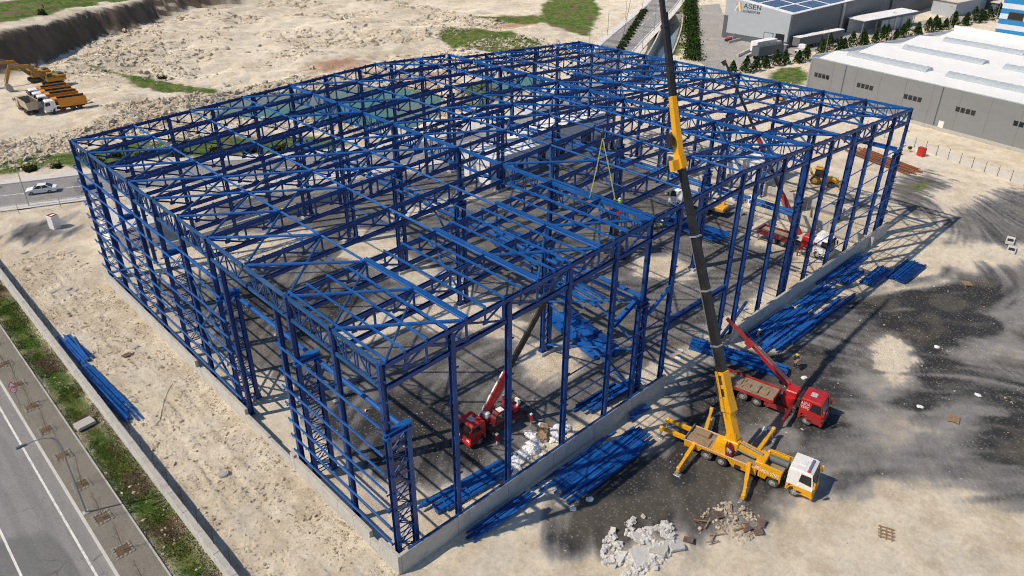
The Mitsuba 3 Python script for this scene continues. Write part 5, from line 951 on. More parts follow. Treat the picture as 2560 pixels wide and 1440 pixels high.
dump(14.0, 160.6, 92, float(zat(14, 157)[0]) + .05, 'dusty beige dump truck seen from behind, left of the orange ones', 'beige_paint', 'beige_paint')
def excavator(x, y, yaw, z, label):
    t = thing('excavator', label, 'excavator', pose(x, y, z, yaw) @ np.diag([1.12, 1.12, 1.12, 1]))
    for s in (-1, 1):
        m = MB(); a = np.linspace(0, 2 * math.pi, 17)[:-1]; m.hull([(1.55 * (1 if math.cos(q) > 0 else -1) + .45 * math.cos(q), s * 1.15 + e, .45 + .45 * math.sin(q)) for q in a for e in (-.3, .3)]); k = part(t, 'track', m, 'chassis_black'); m = MB()
        for q in np.arange(-1.6, 1.7, .32): m.box(q, q + .2, s * 1.15 - .31, s * 1.15 + .31, .9, .94)
        sub(k, 'shoes', m, 'tyre_rubber')
    m = MB(); m.tube((0, 0, .7), (0, 0, 1.1), .8, 14); part(t, 'slew_ring', m, 'chassis_black'); m = MB(); m.rbox(-2.6, 1.4, -1.35, 1.35, 1.1, 1.9, .1); m.rbox(-2.7, -.3, -1.3, 1.3, 1.85, 2.35, .15); part(t, 'upper_body', m, 'machine_yellow'); m = MB(); m.rbox(-2.3, -1.2, -.9, .7, 2.36, 2.75, .08); part(t, 'engine_cover', m, 'slate_cladding')
    m = MB(); m.hull([(a, b, c) for a, c in ((-.1, 1.9), (1.5, 1.9), (1.4, 2.5), (1.0, 3.0), (-.1, 3.0)) for b in (.3, 1.3)]); c_ = part(t, 'cabin', m, 'machine_yellow'); m = MB(); m.box(.1, 1.15, 1.302, 1.32, 2.1, 2.85); m.hull([(1.52, .4, 1.95), (1.52, 1.2, 1.95), (1.42, .4, 2.5), (1.42, 1.2, 2.5), (1.04, .4, 2.98), (1.04, 1.2, 2.98), (1.3, .8, 2.4)]); sub(c_, 'window', m, 'dark_glass')
    m = MB(); m.bar((1.2, -.35, 1.7), (4.0, -.35, 4.9), .42, .7, h2=.85); b = part(t, 'boom', m, 'machine_yellow'); m = MB(); m.bar((3.9, -.35, 4.8), (7.6, -.35, 5.0), .4, .8, h2=.45); sub(b, 'upper_boom', m, 'machine_yellow'); m = MB(); m.tube((1.5, -.7, 1.5), (3.9, -.7, 4.1), .1, 8); m.tube((1.5, 0, 1.5), (3.9, 0, 4.1), .1, 8); sub(b, 'ram', m, 'grey_metal')
    m = MB(); m.bar((7.2, -.35, 5.5), (8.9, -.35, 1.6), .36, .7, up=(1, 0, 0), h2=.4); part(t, 'dipper_arm', m, 'machine_yellow'); m = MB(); m.tube((5.4, -.35, 5.5), (7.3, -.35, 5.6), .09, 8); m.tube((7.9, -.35, 5.0), (9.1, -.35, 2.2), .08, 8); part(t, 'arm_ram', m, 'grey_metal')
    m = MB(); m.hull([(a, b, c) for a, c in ((8.6, 1.9), (9.2, 1.7), (9.3, .6), (8.7, -.0), (7.9, .3), (8.0, 1.2)) for b in (-.95, .25)]); part(t, 'bucket', m, 'grey_metal')
    return t
for x, y, l in ((25.4, 179.8, 'tracked yellow excavator with boom to the left, behind the dump trucks, nearer one'), (23.6, 185.4, 'tracked yellow excavator with boom to the left, behind the dump trucks, farther one')): excavator(x, y, 179, float(zat(x, y)[0]), l)
# backhoe loader, small loader and mixer
BH = thing('backhoe_loader', 'yellow backhoe loader with white rear wheels beside the far right columns', 'backhoe', pose(103.7, 13.6, 0, -78))
for s in (-1, 1): wheel(BH, -3.1, s * .95, .82, .45, False, 'machine_yellow', 'rear_wheel'); wheel(BH, -.5, s * .85, .5, .34, False, 'machine_yellow', 'front_wheel')
m = MB(); m.rbox(-1.9, .5, -.45, .45, .9, 1.6, .08); m.rbox(-3.6, -1.7, -.6, .6, .8, 1.3, .06); part(BH, 'body', m, 'yellow_paint'); m = MB()
for xx in (-3.4, -1.85):
    for s in (-1, 1): m.bar((xx, s * .72, 1.2), (xx + .05, s * .7, 2.75), .08, .08)
part(BH, 'cab_frame', m, 'chassis_black'); m = MB(); m.box(-3.35, -1.9, -.7, .7, 1.5, 2.6); part(BH, 'cab_glass', m, 'dark_glass'); m = MB(); m.rbox(-3.6, -1.7, -.82, .82, 2.75, 2.92, .05); part(BH, 'cab_roof', m, 'yellow_paint')
for s in (-1, 1): m = MB(); m.bar((-.9, s * .62, 1.5), (1.1, s * .62, .75), .14, .28); part(BH, 'loader_arm', m, 'yellow_paint')
m = MB(); m.hull([(a, b, c) for a, c in ((1.0, .15), (2.0, .1), (1.3, 1.0), (1.0, .95)) for b in (-1.1, 1.1)]); part(BH, 'bucket', m, 'machine_yellow'); m = MB(); m.bar((-3.7, 0, 1.0), (-4.6, 0, 2.6), .25, .35); m.bar((-4.6, 0, 2.6), (-5.0, 0, 1.0), .22, .28); part(BH, 'rear_arm', m, 'yellow_paint')
# scissor lift and boom lift
SL = thing('boom_lift', 'yellow boom lift with a work basket beyond the right part of the frame', 'lift', pose(148.0, 48.6, 0, 200)); m = MB(); m.rbox(-1.5, 1.5, -1, 1, .4, 1.3, .1); part(SL, 'base', m, 'yellow_paint')
for xx in (-1, 1):
    for s in (-1, 1): wheel(SL, xx, s * 1.0, .42, .3)
m = MB(); m.bar((.8, 0, 1.4), (-1.6, 0, 3.4), .3, .4); part(SL, 'arm', m, 'chassis_black'); m = MB(); m.rbox(-2.4, -1.2, -.6, .6, 2.9, 3.1, .03)
for a, b in ((-2.4, -.6), (-2.4, .6), (-1.2, -.6), (-1.2, .6)): m.bar((a, b, 3.1), (a, b, 4.1), .06, .06)
part(SL, 'basket', m, 'yellow_paint')
LF = thing('boom_lift', 'red boom lift with two pale cylinders holding a worker up inside the hall', 'lift', pose(54.9, 23.0, 0, 60)); m = MB(); m.rbox(-1.8, 1.8, -1.15, 1.15, .4, 1.4, .1); part(LF, 'base', m, 'chassis_black')
for xx in (-1.2, 1.2):
    for s in (-1, 1): wheel(LF, xx, s * 1.15, .45, .34)
m = MB(); m.bar((-1.2, 0, 1.4), (1.0, 0, 4.4), .5, .6); m.bar((1.0, 0, 4.4), (-.6, 0, 7.0), .45, .55); m.bar((.6, .3, 1.4), (-.9, .3, 6.9), .4, .4); part(LF, 'arm', m, 'chassis_black')
m = MB(); m.rbox(-1.4, 1.0, -.9, .9, 7.0, 7.35, .05); part(LF, 'platform', m, 'red_paint'); m = MB()
for a in (-1.35, -.2, .95):
    for b in (-.85, .85): m.bar((a, b, 7.3), (a, b, 8.4), .06, .06)
for b in (-.85, .85): m.bar((-1.35, b, 8.4), (.95, b, 8.4), .06, .06); m.bar((-1.35, b, 7.9), (.95, b, 7.9), .05, .05)
part(LF, 'rail', m, 'dark_red_paint')
for b in (-.5, .6): m = MB(); m.tube((.4, b, 7.36), (.4, b, 8.7), .16, 12); part(LF, 'cylinder', m, 'white_paint', 40)
# lorries in the warehouse yard
TR = thing('lorry', 'dark curtain sided lorry parked in the warehouse yard', 'lorry', pose(193.5, 73.0, .14, -8)); cab(TR, 'light_cladding'); chassis(TR, -12); m = MB(); m.rbox(-12.5, -1.3, -1.25, 1.25, 1.1, 3.7, .05); part(TR, 'box_body', m, 'slate_cladding'); m = MB(); m.box(-12.4, -1.4, -1.1, 1.1, 3.701, 3.76); part(TR, 'tarpaulin', m, 'black_steel')
for xx in (0, -8.5, -9.8, -11.1):
    for s in (-1, 1): wheel(TR, xx, s * 1.0)
TR = thing('lorry', 'white box lorry parked behind the dark lorry in the warehouse yard', 'lorry', pose(197.0, 77.0, .14, -8)); cab(TR, 'light_cladding'); chassis(TR, -10); m = MB(); m.rbox(-10.5, -1.3, -1.25, 1.25, 1.1, 3.9, .05); part(TR, 'box_body', m, 'white_paint')
for xx in (0, -7.5, -8.8):
    for s in (-1, 1): wheel(TR, xx, s * 1.0)
PK = thing('pickup', 'small white open bed truck in front of the white trailers', 'pickup', pose(202.0, 70.9, .14, 10)); cab(PK, 'white_paint', z1=2.2, x0=-.8, x1=1.0, w=2.0); chassis(PK, -3.8)
m = MB(); m.box(-4.0, -1.0, -1.0, 1.0, .8, .9)
for s in (-1, 1): m.box(-4.0, -1.0, s * 1.0 - .03, s * 1.0 + .03, .9, 1.35)
m.box(-4.03, -3.97, -1, 1, .9, 1.35); part(PK, 'bed', m, 'white_paint')
for xx in (0, -3.0):
    for s in (-1, 1): wheel(PK, xx, s * .88, .36, .26)
for k, (x, l) in enumerate(((203.5, 'left'), (215.5, 'right'))):
    TL = thing('trailer', 'white roofed grey trailer by the sign warehouse, the ' + l + ' one of two', 'trailer', pose(x, 74.0 - .13 * (x - 203), .14, -7)); m = MB(); m.rbox(0, 11.5, -1.25, 1.25, 1.0, 3.5, .04); part(TL, 'box_body', m, 'dark_cladding'); m = MB(); m.box(-.05, 11.55, -1.3, 1.3, 3.501, 3.6); part(TL, 'roof', m, 'white_roof')
    for xx in (8.2, 9.5):
        for s in (-1, 1): wheel(TL, xx, s * 1.0)
# white saloon car on the back road
CR = thing('saloon_car', 'white saloon car driving on the back road at left', 'car', pose(1.0, 105.6, .07, 158))
m = MB(); w = .88; m.hull([(x, y * w, z) for x, z in ((.85, .3), (.95, .55), (.7, .78), (-.3, .95), (-3.1, .98), (-3.75, .88), (-3.8, .45), (-3.65, .28)) for y in (-1, 1)]); bd = part(CR, 'body', m, 'white_paint'); m = MB(); m.hull([(-.25, y * .82, .93) for y in (-1, 1)] + [(-1.05, y * .64, 1.42) for y in (-1, 1)] + [(-2.3, y * .64, 1.44) for y in (-1, 1)] + [(-3.2, y * .82, .96) for y in (-1, 1)]); gh = part(CR, 'cabin', m, 'dark_glass'); m = MB(); m.hull([(-1.0, y * .63, 1.43) for y in (-1, 1)] + [(-2.35, y * .63, 1.45) for y in (-1, 1)] + [(-1.1, y * .5, 1.49) for y in (-1, 1)] + [(-2.2, y * .5, 1.5) for y in (-1, 1)]); sub(gh, 'roof', m, 'white_paint')
m = MB()
for s in (-1, 1): m.bar((-.3, s * .83, .96), (-1.02, s * .65, 1.43), .05, .05); m.bar((-1.65, s * .84, .97), (-1.65, s * .66, 1.44), .06, .06); m.bar((-3.15, s * .83, .98), (-2.3, s * .65, 1.44), .07, .07)
sub(gh, 'pillars', m, 'white_paint')
for xx in (0, -2.7):
    for s in (-1, 1): wheel(CR, xx, s * .8, .33, .2)
# ---------------------------------------------------------------- steel sections lying about
def laid(n, x0, x1, y0, y1, lmin, lmax, label, group, seed, yaw=0.0, mat=None, kinds='bp', sz=.16, z0=.1, cx=None, ramp=3.0):
    r = np.random.default_rng(seed); L_, W_ = x1 - x0, y1 - y0; M = pose(x0, y0, 0, yaw)
    for k in range(n):
        L = min(r.uniform(lmin, lmax), L_); a = r.uniform(0, L_ - L); v = W_ * (k + .5) / n + r.normal(0, W_ / n * .4); sk = r.normal(0, .012) * ramp * .5; lay = int(r.random() < .35)
        s = sz * r.uniform(.75, 1.3); z = z0 + s * .5 + lay * sz * 1.1 + .02 * r.random(); p, q = (a, v - sk * L / 2, z), (a + L, v + sk * L / 2, z + r.normal(0, .03)); m = MB(); kd = kinds[k % len(kinds)]
        if kd == 'b': m.bar(p, q, s * 1.1, s)
        elif kd == 'p': m.tube(p, q, s * .5, 8)
        elif kd == 'c': m.bar(p, q, s * 1.2, s * .25); m.bar((p[0], p[1] - s * .55, p[2] + s * .35), (q[0], q[1] - s * .55, q[2] + s * .35), s * .15, s * .6); m.bar((p[0], p[1] + s * .55, p[2] + s * .35), (q[0], q[1] + s * .55, q[2] + s * .35), s * .15, s * .6)
        elif kd == 'i': m.ibar(p, q, s, s * 1.3, (0, 0, 1), s * .12, s * .1)
        if kd in 'bci' and L > 4:
            for e in np.arange(1.0, L - .6, 2.4): f = e / L; c = [p[i] + (q[i] - p[i]) * f for i in range(3)]; m.box(c[0] - .05, c[0] + .05, c[1] - s * .8, c[1] + s * .8, c[2] + s * .5, c[2] + s * .75)
        mt = mat or ('bright_blue_steel' if r.random() < .72 else 'blue_steel'); single('steel_section' if mat is None else 'reinforcing_bar', m, mt, label, 'steel section' if mat is None else 'reinforcing bar', M, group)
laid(13, 5.0, 13.6, -2.7, -1.25, 5, 8, 'blue steel section lying on sand by the near end of the front plinth', 'sections by the near plinth end', 1, kinds='bcp', sz=.15)
laid(9, 13.0, 25.0, -2.6, -1.5, 5, 9, 'blue steel section in the thin row close to the middle of the front plinth', 'sections close to the plinth', 2, kinds='bc', sz=.16)
laid(30, 14.2, 27.2, -5.4, -2.7, 7, 12, 'blue steel section in the wide stack before the middle of the front plinth', 'sections in the wide front stack', 3, kinds='bbcp', sz=.2)
laid(5, 27, 30.5, -2.0, -1.2, 2, 3.2, 'short blue steel offcut by the far end of the near front plinth', 'short offcuts by the plinth', 4, sz=.2)
laid(10, 48.5, 60, -2.3, -1.3, 5, 10, 'blue steel section close to the plinth beyond the gate', 'sections beyond the gate by the plinth', 5, kinds='bc', sz=.18)
laid(26, 48.0, 62, -4.9, -2.6, 6, 11, 'blue steel section in the long stack behind the red lorry boom', 'sections in the long stack', 6, kinds='bbc', sz=.24)
laid(9, 49, 69, -6.2, -5.2, 7, 13, 'blue steel section in the outermost dark row beside the long stack', 'sections in the outermost row', 7, kinds='ib', sz=.26)
laid(22, 60, 69.5, -4.2, -1.7, 4, 8, 'blue steel section in the shaded stack midway along the far plinth', 'sections in the shaded middle stack', 8, kinds='bcp', sz=.18)
laid(14, 67, 83, -2.6, -1.2, 5, 10, 'blue steel section close to the far end of the front plinth', 'sections by the far plinth end', 9, kinds='bc', sz=.2)
laid(8, 70, 76, -4.2, -3.1, 4, 5.5, 'short bright blue section lying alone near the far plinth end', 'short bright sections', 10, kinds='bc', sz=.18)
laid(16, 72.5, 79, -7.0, -4.9, 5.5, 6.5, 'dark blue section in the shaded half of the far right stack', 'sections in the shaded far stack', 11, kinds='bc', sz=.2)
laid(24, 76.5, 84.0, -9.4, -6.7, 7, 7.5, 'bright blue section in the flat sunlit stack at far right', 'sections in the sunlit far stack', 12, kinds='c', sz=.15, ramp=.4)
laid(9, 35.7, 46.4, 6.5, 9.5, 8.5, 10.6, 'thick square blue tube stacked inside the hall near the first inner column', 'thick tubes near the inner column', 13, yaw=77, kinds='b', sz=.46, ramp=.6)
laid(6, 42.6, 54, 2.0, 3.4, 10, 11.2, 'heavy blue beam lying through the gate opening of the front', 'beams in the gate opening', 14, yaw=-76, kinds='i', sz=.42, ramp=.6)
laid(16, 72.2, 83, 14.5, 18.6, 9, 10.6, 'blue sheet section in the flat stack in the middle of the hall', 'sections in the middle hall stack', 15, yaw=92, kinds='c', sz=.2, z0=.6)
laid(14, 48, 66, 24, 30, 8, 14, 'long blue pipe lying on the gravel floor of the second span', 'pipes on the floor of the second span', 16, yaw=80, kinds='pb', sz=.22)
laid(10, 44, 60, 14, 18.5, 8, 12, 'long blue section lying beside the red boom lift', 'sections beside the red lift', 17, yaw=84, kinds='bp', sz=.24)
laid(7, 4.0, 14.5, 1.6, 4.0, 6, 10, 'dark blue tube lying inside the near corner of the hall', 'tubes inside the near corner', 18, yaw=-4, kinds='pb', sz=.34)
laid(8, 24, 33, 1.6, 3.6, 4, 8, 'blue beam lying inside behind the front plinth by the second wide column', 'beams behind the front plinth', 19, yaw=-3, kinds='ib', sz=.3)
laid(13, -8.0, 7.5, 32.0, 33.7, 9, 14, 'bright blue section in the long pile against the boundary wall', 'sections in the long wall pile', 20, yaw=93.5, kinds='cb', sz=.17, ramp=.8)
laid(14, -8.35, -.6, 46.6, 48.0, 6, 7.4, 'dark blue section in the crooked upper pile against the boundary wall', 'sections in the crooked wall pile', 21, yaw=92, kinds='bp', sz=.15, ramp=5)
laid(10, 18, 27, 67.0, 71.0, 3, 6, 'dark bent bar in the tangle beyond the far side of the frame', 'bars in the tangle', 22, yaw=15, kinds='p', sz=.09, z0=.5, ramp=14)
laid(30, 122.6, 138.5, 4.8, 9.6, 8, 15, 'rusty reinforcing bar bundle lying at right outside the frame', 'rusty bars at right', 23, yaw=-109 + 180, mat='rust', kinds='p', sz=.16, ramp=1.0)
m = MB(); m.ibar((34.4, -.05, 8.1), (45.1, -.05, 8.1), .35, .5, (0, 0, 1)); part(SF, 'gate_beam', m, B1)
m = MB(); m.bar((47, .4, .25), (54, 1.4, 1.9), .3, .3); single('steel_section', m, B1, 'blue beam propped aslant behind the plinth right of the gate', 'steel section')
# ---------------------------------------------------------------- litter, rubble, slabs
def crumple(x, y, s, seed, z=None, flat=.5):
    m = trimesh.creation.icosphere(2); v = m.vertices.copy(); n = meshkit.fbm(v * 1.9 + seed * 3.7, 3, seed) - .5; v *= (1 + 1.3 * n)[:, None]; v = v * np.array([s, s * .75, s * flat]); a = seed * 2.4; c, d = math.cos(a), math.sin(a)
    v = np.stack([v[:, 0] * c - v[:, 1] * d + x, v[:, 0] * d + v[:, 1] * c + y, v[:, 2] + (s * flat * .6 if z is None else z)], 1); return v, m.faces
r = np.random.default_rng(31)
for k in range(46):
    t = r.random(); x, y = 13.0 + 8.0 * t + r.normal(0, .5), 1.0 + 2.2 * abs(r.random()) + (1.3 if .55 < t < .9 else 0) * r.random()
    single('plastic_sheet', crumple(x, y, r.uniform(.25, .62), 40 + k), 'white_plastic', 'crumpled white plastic sheet in the heap behind the near front plinth', 'plastic sheet', group='white plastic sheets behind the plinth')
for k in range(3): single('cardboard_heap', crumple(18.9 + .5 * k, 2.6 + .35 * k, .75, 120 + k, flat=.6), 'timber', ('left', 'middle', 'right')[k] + ' brown cardboard heap among the white plastic sheets', 'cardboard')
for k, (x, y) in enumerate([(36.0, -11.6), (36.5, -12.1), (14.3, -5.6), (16.2, -5.9), (51, -21), (57.5, -24.5), (64, -18), (47, -10.2), (40, 1.6), (41.5, 2.2)]): single('paper_scrap', crumple(x, y, .35, 150 + k, flat=.25), 'white_plastic', 'small white scrap lying on the gravel', 'scrap', group='white scraps on the gravel')
bsdf('rubble_pale', worn((0.56, 0.555, 0.545), .18, 2.0, (.38, .35, .3), .5), .9)
def block_pile(n, cx, cy, rx, ry, smin, smax, seed, hgt):
    r = np.random.default_rng(seed); mb = MB(); k = 0
    while k < n:
        a, q = r.random() * 6.28, math.sqrt(r.random()); x, y = cx + rx * q * math.cos(a), cy + ry * q * math.sin(a)
        if noise_n(x * 1.1, y * 1.1) < .42: continue
        s = smin + (smax - smin) * r.random() ** 3; z = float(hz(x, y)) + s * .3; b = r.uniform(.5, 1, 3) * s; R = trimesh.transformations.random_rotation_matrix(r.random(3))[:3, :3]; c = np.array([[i, j, l] for i in (-1, 1) for j in (-1, 1) for l in (-1, 1)], float) * (1 + r.normal(0, .12, (8, 3))) * b * .5
        mb.add(c @ R.T + [x, y, z], BOXF2); k += 1
    return mb
BOXF2 = np.array([[0,1,3],[0,3,2],[4,6,7],[4,7,5],[0,4,5],[0,5,1],[2,3,7],[2,7,6],[0,2,6],[0,6,4],[1,5,7],[1,7,3]])
def noise_n(x, y): return float(meshkit.noise(np.array([[x, y, 0.0]]), 5)[0])
from functools import lru_cache
_gx = np.arange(5, 30, .25); _gy = np.arange(-24, -6, .25); _Z = zat(*[a.ravel() for a in np.meshgrid(_gx, _gy, indexing='ij')]).reshape(len(_gx), len(_gy))
def hz(x, y): return _Z[int(np.clip((x - 5) / .25, 0, len(_gx) - 1)), int(np.clip((y + 24) / .25, 0, len(_gy) - 1))]
struct('concrete_rubble', block_pile(900, 15.0, -12.2, 3.6, 2.6, .08, .5, 33, 0), 'rubble_pale', kind='stuff')
struct('debris', block_pile(420, 22.3, -16.0, 3.0, 2.2, .05, .32, 34, 0), 'limestone', kind='stuff')
for k, (x, y, s) in enumerate([(14.0, -13.3, 1.3), (15.6, -13.8, 1.1), (15.4, -11.9, .8), (13.0, -12.2, .7), (16.6, -14.6, .9)]):
    m = MB(); rr = np.random.default_rng(k + 60); a = np.sort(rr.random(7)) * 6.28; pr = [(s * (.7 + .4 * rr.random()) * math.cos(q), s * (.7 + .4 * rr.random()) * math.sin(q)) for q in a]; m.ext(pr, 0, .22, 'xy')
    M = pose(x, y, float(hz(x, y)) + .1, 0) @ trimesh.transformations.rotation_matrix(.25 * (-1) ** k, [1, .4 * k, 0]); single('broken_slab', m, 'rubble_pale' if k != 1 else 'concrete', ('largest pale', 'grey tilted', 'upper middle', 'leftmost', 'lower right')[k] + ' broken concrete slab on the rubble heap at the bottom edge', 'slab', M)
for k, (x, y) in enumerate([(20.9, -13.9), (22.6, -14.9), (18.3, -14.8), (22.9, -17.4), (24.5, -17.9), (23.4, -18.2)]):
    m = MB(); m.rbox(-.42, .42, -.38, .38, 0, .07, .015)
    for i in range(3): m.box(-.4 + .3 * i, -.34 + .3 * i, -.37, .37, .071, .1)
    M = pose(x, y, float(hz(x, y)) + .12, 35 + 40 * k) @ trimesh.transformations.rotation_matrix(.3, [1, .5, 0]); single('formwork_plate', m, 'brown_plate', 'dark brown formwork plate on the bottom debris, ' + ('farthest left in the upper row', 'upper middle one', 'lowest left one', 'one in the right hand cluster', 'outermost right one', 'one in front of the right cluster')[k], 'plate', M)
r = np.random.default_rng(77)
for k in range(9): x, y = r.uniform(19.5, 24.5), r.uniform(-18, -14); a = r.random() * 3.1; m = MB(); z = float(hz(x, y)) + .15; m.bar((x, y, z), (x + 1.3 * math.cos(a), y + 1.3 * math.sin(a), z + r.uniform(-.02, .3)), .09, .05); single('timber_batten', m, 'timber', 'weathered timber batten among the debris at the bottom', 'batten', group='battens in the debris')
def pallet(x, y, yaw, label, mat='timber'):
    t = thing('pallet', label, 'pallet', pose(x, y, .08, yaw))
    for i in range(3): m = MB(); m.box(-.6, .6, -.48 + .44 * i, -.38 + .44 * i, 0, .1); part(t, 'bearer', m, mat)
    for i in range(6): m = MB(); m.box(-.6 + .22 * i, -.45 + .22 * i, -.5, .5, .1, .13); part(t, 'board', m, mat)
pallet(51.3, -24.2, 15, 'worn wooden pallet on the dark gravel at right'); pallet(82.8, -15.1, 40, 'small wooden pallet beyond the dark gravel near the far right stack')
t = thing('timber_grid', 'low grid of dark timber bars lying on the pale sand at lower right', 'grid', pose(31.3, -25.7, .05, 22))
for i in range(3): m = MB(); m.box(-.75, .75, -.5 + .45 * i, -.42 + .45 * i, 0, .08); part(t, 'bar', m, 'timber')
for i in range(4): m = MB(); m.box(-.65 + .4 * i, -.57 + .4 * i, -.65, .65, .08, .15); part(t, 'cross_bar', m, 'timber')
for k, (x, y, l) in enumerate([(101.6, -14.9, 'upper'), (98.3, -16.0, 'lower')]): t = thing('manhole_surround', l + ' of two pale concrete manhole frames with dark tops at the right edge', 'manhole', pose(x, y, 0, 10)); m = MB(); m.rbox(-1.1, 1.1, -.55, .55, 0, .5, .04); part(t, 'frame', m, 'pale_concrete'); m = MB(); m.box(-1.0, .0, -.4, .4, .5, .54); part(t, 'lid', m, 'chassis_black')
for k, (x, y) in enumerate([(-4.0, 46.4), (-5.9, 19.4), (-6.3, 82.0), (-6.8, 67.0), (-5.2, 66.4), (-1.5, 78.0)]): m = MB(); z = float(zat(x, y)[0]); m.tube((x, y, z - .1), (x, y, z + .14), .48, 20); m.tube((x, y, z + .14), (x, y, z + .18), .36, 20); single('manhole_cover', m, 'concrete', 'round concrete manhole cover in the sandy strip, ' + ('beside the gate gap', 'near the bottom', 'near the far left', 'left of the pair', 'right of the pair', 'near the far frame corner')[k], 'manhole cover')
m = MB(); m.box(-.5, .5, -.35, .35, 0, .04); single('rusty_plate', m, 'brown_plate', 'thin brown plate lying on sand beside a round manhole cover', 'plate', pose(-5.2, 45.2, .1, 10))
pts = [(-3.6, 36.3), (-5.1, 34.5), (-6.2, 32.6), (-7.2, 31.0), (-7.9, 30.6)]; P_ = smooth_line(pts, 14); m = MB(); m.path([(a, b, float(zat(a, b)[0]) + .05) for a, b in P_], .025, 5); single('cable', m, 'wire_black', 'thin dark cable snaking over the sandy strip', 'cable')
t = thing('fire_cabinet', 'red cabinet standing by the right hand fence before the grey warehouse', 'cabinet', pose(131.6, 9.4, 0, 72)); m = MB(); m.rbox(-.7, .7, -.4, .4, 0, 1.7, .03); part(t, 'body', m, 'red_paint'); m = MB(); m.box(-.62, .62, .402, .42, .1, 1.6); part(t, 'door', m, 'red_paint')
t = thing('mixer', 'small dark machine by the fence post left of the red cabinet', 'mixer', pose(132.5, 12.0, 0, 60)); m = MB(); m.tube((0, -.3, .7), (0, .3, .9), .35, 12, .22); part(t, 'drum', m, 'chassis_black'); m = MB(); m.bar((-.4, 0, 0), (0, 0, .8), .06, .06); m.bar((.4, 0, 0), (0, 0, .8), .06, .06); part(t, 'stand', m, 'chassis_black')
for k in range(14): x, y = r.uniform(66, 73), r.uniform(26, 36); m = MB(); m.rbox(-.3, .3, -.3, .3, 0, .9 + .5 * r.random(), .04); single('concrete_block', m, 'white_wall', 'pale concrete block standing in the group inside the hall', 'block', pose(x + 14, y - 8, 0, 20 * k), group='pale blocks inside the hall')
single('scrap_heap', crumple(97.5, 24.0 + 6, 2.0, 201, flat=.55), 'rust', 'rusty brown scrap heap inside the right part of the hall', 'scrap heap')
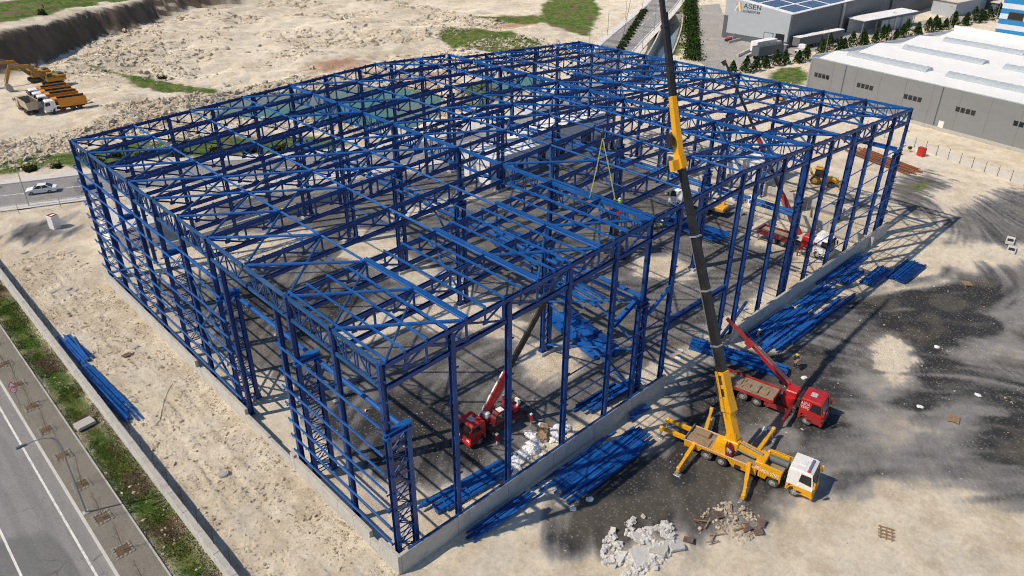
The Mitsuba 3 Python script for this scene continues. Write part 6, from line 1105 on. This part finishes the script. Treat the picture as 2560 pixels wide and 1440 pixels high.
# ---------------------------------------------------------------- lifting sling and people
t = thing('lifting_sling', 'yellow green lifting sling with two legs hanging from the crane over the roof', 'sling'); top_ = np.array([34.8, 10.4, 25.0])
ends = [np.array([29.6, 7.3, 20.95]), np.array([30.9, 5.2, 20.95])]
for e in ends: m = MB(); mid_ = (top_ + e) / 2 + [.2, .1, -.15]; m.bar(top_, mid_, .08, .05); m.bar(mid_, e, .08, .05); part(t, 'leg', m, 'sling_cloth')
m = MB(); m.rbox(34.65, 34.95, 10.25, 10.55, 25.0, 25.6, .05); part(t, 'hook', m, 'black_steel')
import manifold3d as m3
def person(x, y, z, yaw, shirt, trousers, helmet, label, pose_='stand', vest=None):
    t = thing('person', label, 'person', pose(x, y, z, yaw))
    J = dict(pel=(0, 0, .95), chest=(.02, 0, 1.32), neck=(.03, 0, 1.5), head=(.05, 0, 1.66), sl=(.0, .19, 1.43), sr=(.0, -.19, 1.43), el=(.06, .30, 1.17), er=(.1, -.30, 1.18), hl=(.26, .28, 1.0), hr=(.3, -.24, 1.05), hipl=(0, .1, .92), hipr=(0, -.1, .92), kl=(.14, .12, .5), kr=(-.06, -.12, .49), al=(.1, .12, .08), ar=(-.22, -.12, .1), tl=(.27, .13, .03), tr=(-.05, -.13, .03))
    if pose_ == 'bend': J.update(chest=(.32, 0, 1.16), neck=(.46, 0, 1.24), head=(.58, 0, 1.3), sl=(.4, .2, 1.18), sr=(.4, -.2, 1.18), el=(.5, .24, .92), er=(.5, -.24, .92), hl=(.62, .15, .72), hr=(.62, -.15, .72))
    if pose_ == 'carry': J.update(el=(.2, .28, 1.18), er=(.22, -.28, 1.18), hl=(.48, .2, 1.16), hr=(.48, -.2, 1.18))
    if pose_ == 'reach': J.update(el=(.25, .28, 1.42), er=(.25, -.3, 1.38), hl=(.5, .2, 1.55), hr=(.5, -.2, 1.45))
    def limb(segs):
        out = None
        for a, ra, b, rb in segs:
            h = m3.Manifold.batch_hull([m3.Manifold.sphere(ra, 14).translate(J[a]), m3.Manifold.sphere(rb, 14).translate(J[b])]); out = h if out is None else out + h
        me = out.refine_to_length(.05).to_mesh(); tm = trimesh.Trimesh(me.vert_properties[:, :3], me.tri_verts); trimesh.smoothing.filter_taubin(tm, iterations=6); return tm
    part(t, 'body', limb([('neck', .055, 'head', .075), ('el', .042, 'hl', .036), ('er', .042, 'hr', .036), ('chest', .14, 'pel', .13), ('sl', .06, 'el', .045), ('sr', .06, 'er', .045), ('chest', .13, 'sl', .07), ('chest', .13, 'sr', .07), ('neck', .06, 'chest', .1)]), 'skin', True)
    part(t, 'shirt', limb([('chest', .165, 'pel', .15), ('chest', .15, 'sl', .09), ('chest', .15, 'sr', .09), ('sl', .085, 'el', .062), ('sr', .085, 'er', .062), ('el', .06, 'hl', .046), ('er', .06, 'hr', .046)]), shirt, True)
    part(t, 'trousers', limb([('pel', .155, 'hipl', .11), ('pel', .155, 'hipr', .11), ('hipl', .11, 'kl', .075), ('hipr', .11, 'kr', .075), ('kl', .075, 'al', .055), ('kr', .075, 'ar', .055)]), trousers, True)
    for s in 'lr': part(t, 'boot', limb([('a' + s, .062, 't' + s, .05)]), 'chassis_black', True)
    h = np.array(J['head'])
    hd = trimesh.creation.icosphere(2, .115); hd.vertices = hd.vertices * [1.0, .84, 1.12] + h; part(t, 'head', hd, 'skin', True); m = MB(); m.hull([h + [.10, -.02, .0], h + [.10, .02, .0], h + [.135, 0, -.02], h + [.105, 0, .045]]); k = part(t, 'nose', m, 'skin'); m = MB()
    for s in (-1, 1): m.box(h[0] + .098, h[0] + .112, h[1] + s * .04 - .014, h[1] + s * .04 + .014, h[2] + .02, h[2] + .035)
    m.box(h[0] + .1, h[0] + .11, h[1] - .03, h[1] + .03, h[2] - .06, h[2] - .05); part(t, 'face', m, 'chassis_black')
    hm = trimesh.creation.icosphere(2, .15); hm = hm.slice_plane([0, 0, .01], [0, 0, 1], cap=True); hm.vertices = hm.vertices * [1.08, .95, .9] + h + [0, 0, .03]; m = MB(); m.mesh(hm); m.tube(h + [.03, 0, .035], h + [.03, 0, .05], .185, 18); part(t, 'helmet', m, helmet, 40)
    for s, ss in (('hl', 1), ('hr', -1)):
        p = np.array(J[s]); e = np.array(J['e' + s[1]]); d = p - e; d /= np.linalg.norm(d); m = MB(); sd_ = np.cross(d, [0, 0, 1]); sd_ /= np.linalg.norm(sd_); m.bar(p, p + d * .1, .085, .035)
        for i in range(4): q = p + d * .095 + sd_ * (-.033 + .022 * i); q2 = q + d * (.045 + .008 * (1 - abs(i - 1.5))) - [0, 0, .012]; m.tube(q, q2, .010, 6, .009); m.tube(q2, q2 + d * .03 - np.array([0, 0, .024]), .009, 6, .008)
        q = p + d * .03 - sd_ * ss * .04; m.tube(q, q + d * .05 - sd_ * ss * .03, .012, 6, .010); part(t, 'hand', m, 'skin')
    return t
person(48.1, -8.5, .05, 200, 'navy_cloth', 'navy_cloth', 'helmet_yellow', 'worker in dark clothes and yellow helmet walking behind the red lorry cab', 'carry')
m = MB(); m.rbox(47.2, 48.3, -8.95, -8.65, 1.1, 1.3, .03); single('carried_plank', m, 'timber', 'short board held by the worker behind the red lorry', 'board')
person(49.6, -2.9, .05, 20, 'navy_cloth', 'navy_cloth', 'helmet_yellow', 'worker in yellow helmet bending over the long steel stack', 'bend')
person(66.6, 23.4, .1, 250, 'hi_vis', 'navy_cloth', 'helmet_white', 'worker in yellow green vest walking inside the hall beside the flat blue stack')
person(54.6, 22.6, 7.36, 150, 'hi_vis', 'orange_cloth', 'helmet_white', 'worker in yellow green vest and orange trousers standing up on the red boom lift', 'reach')
person(147.2, 50.6, .1, 240, 'hi_vis', 'navy_cloth', 'helmet_white', 'worker in pale green vest left of the yellow boom lift', 'stand')
person(149.4, 47.0, 2.6, 240, 'helmet_yellow', 'navy_cloth', 'helmet_yellow', 'worker in yellow jacket standing up on the yellow boom lift', 'stand')
labels['steel_hall']['label'] = 'huge unfinished hall frame of blue steel columns and roof trusses filling the site'
labels['grey_warehouse']['label'] = 'long grey warehouse with white roof and small dark windows at right'
labels['sign_warehouse']['label'] = 'warehouse with gold and dark sign and solar panels on its roof'
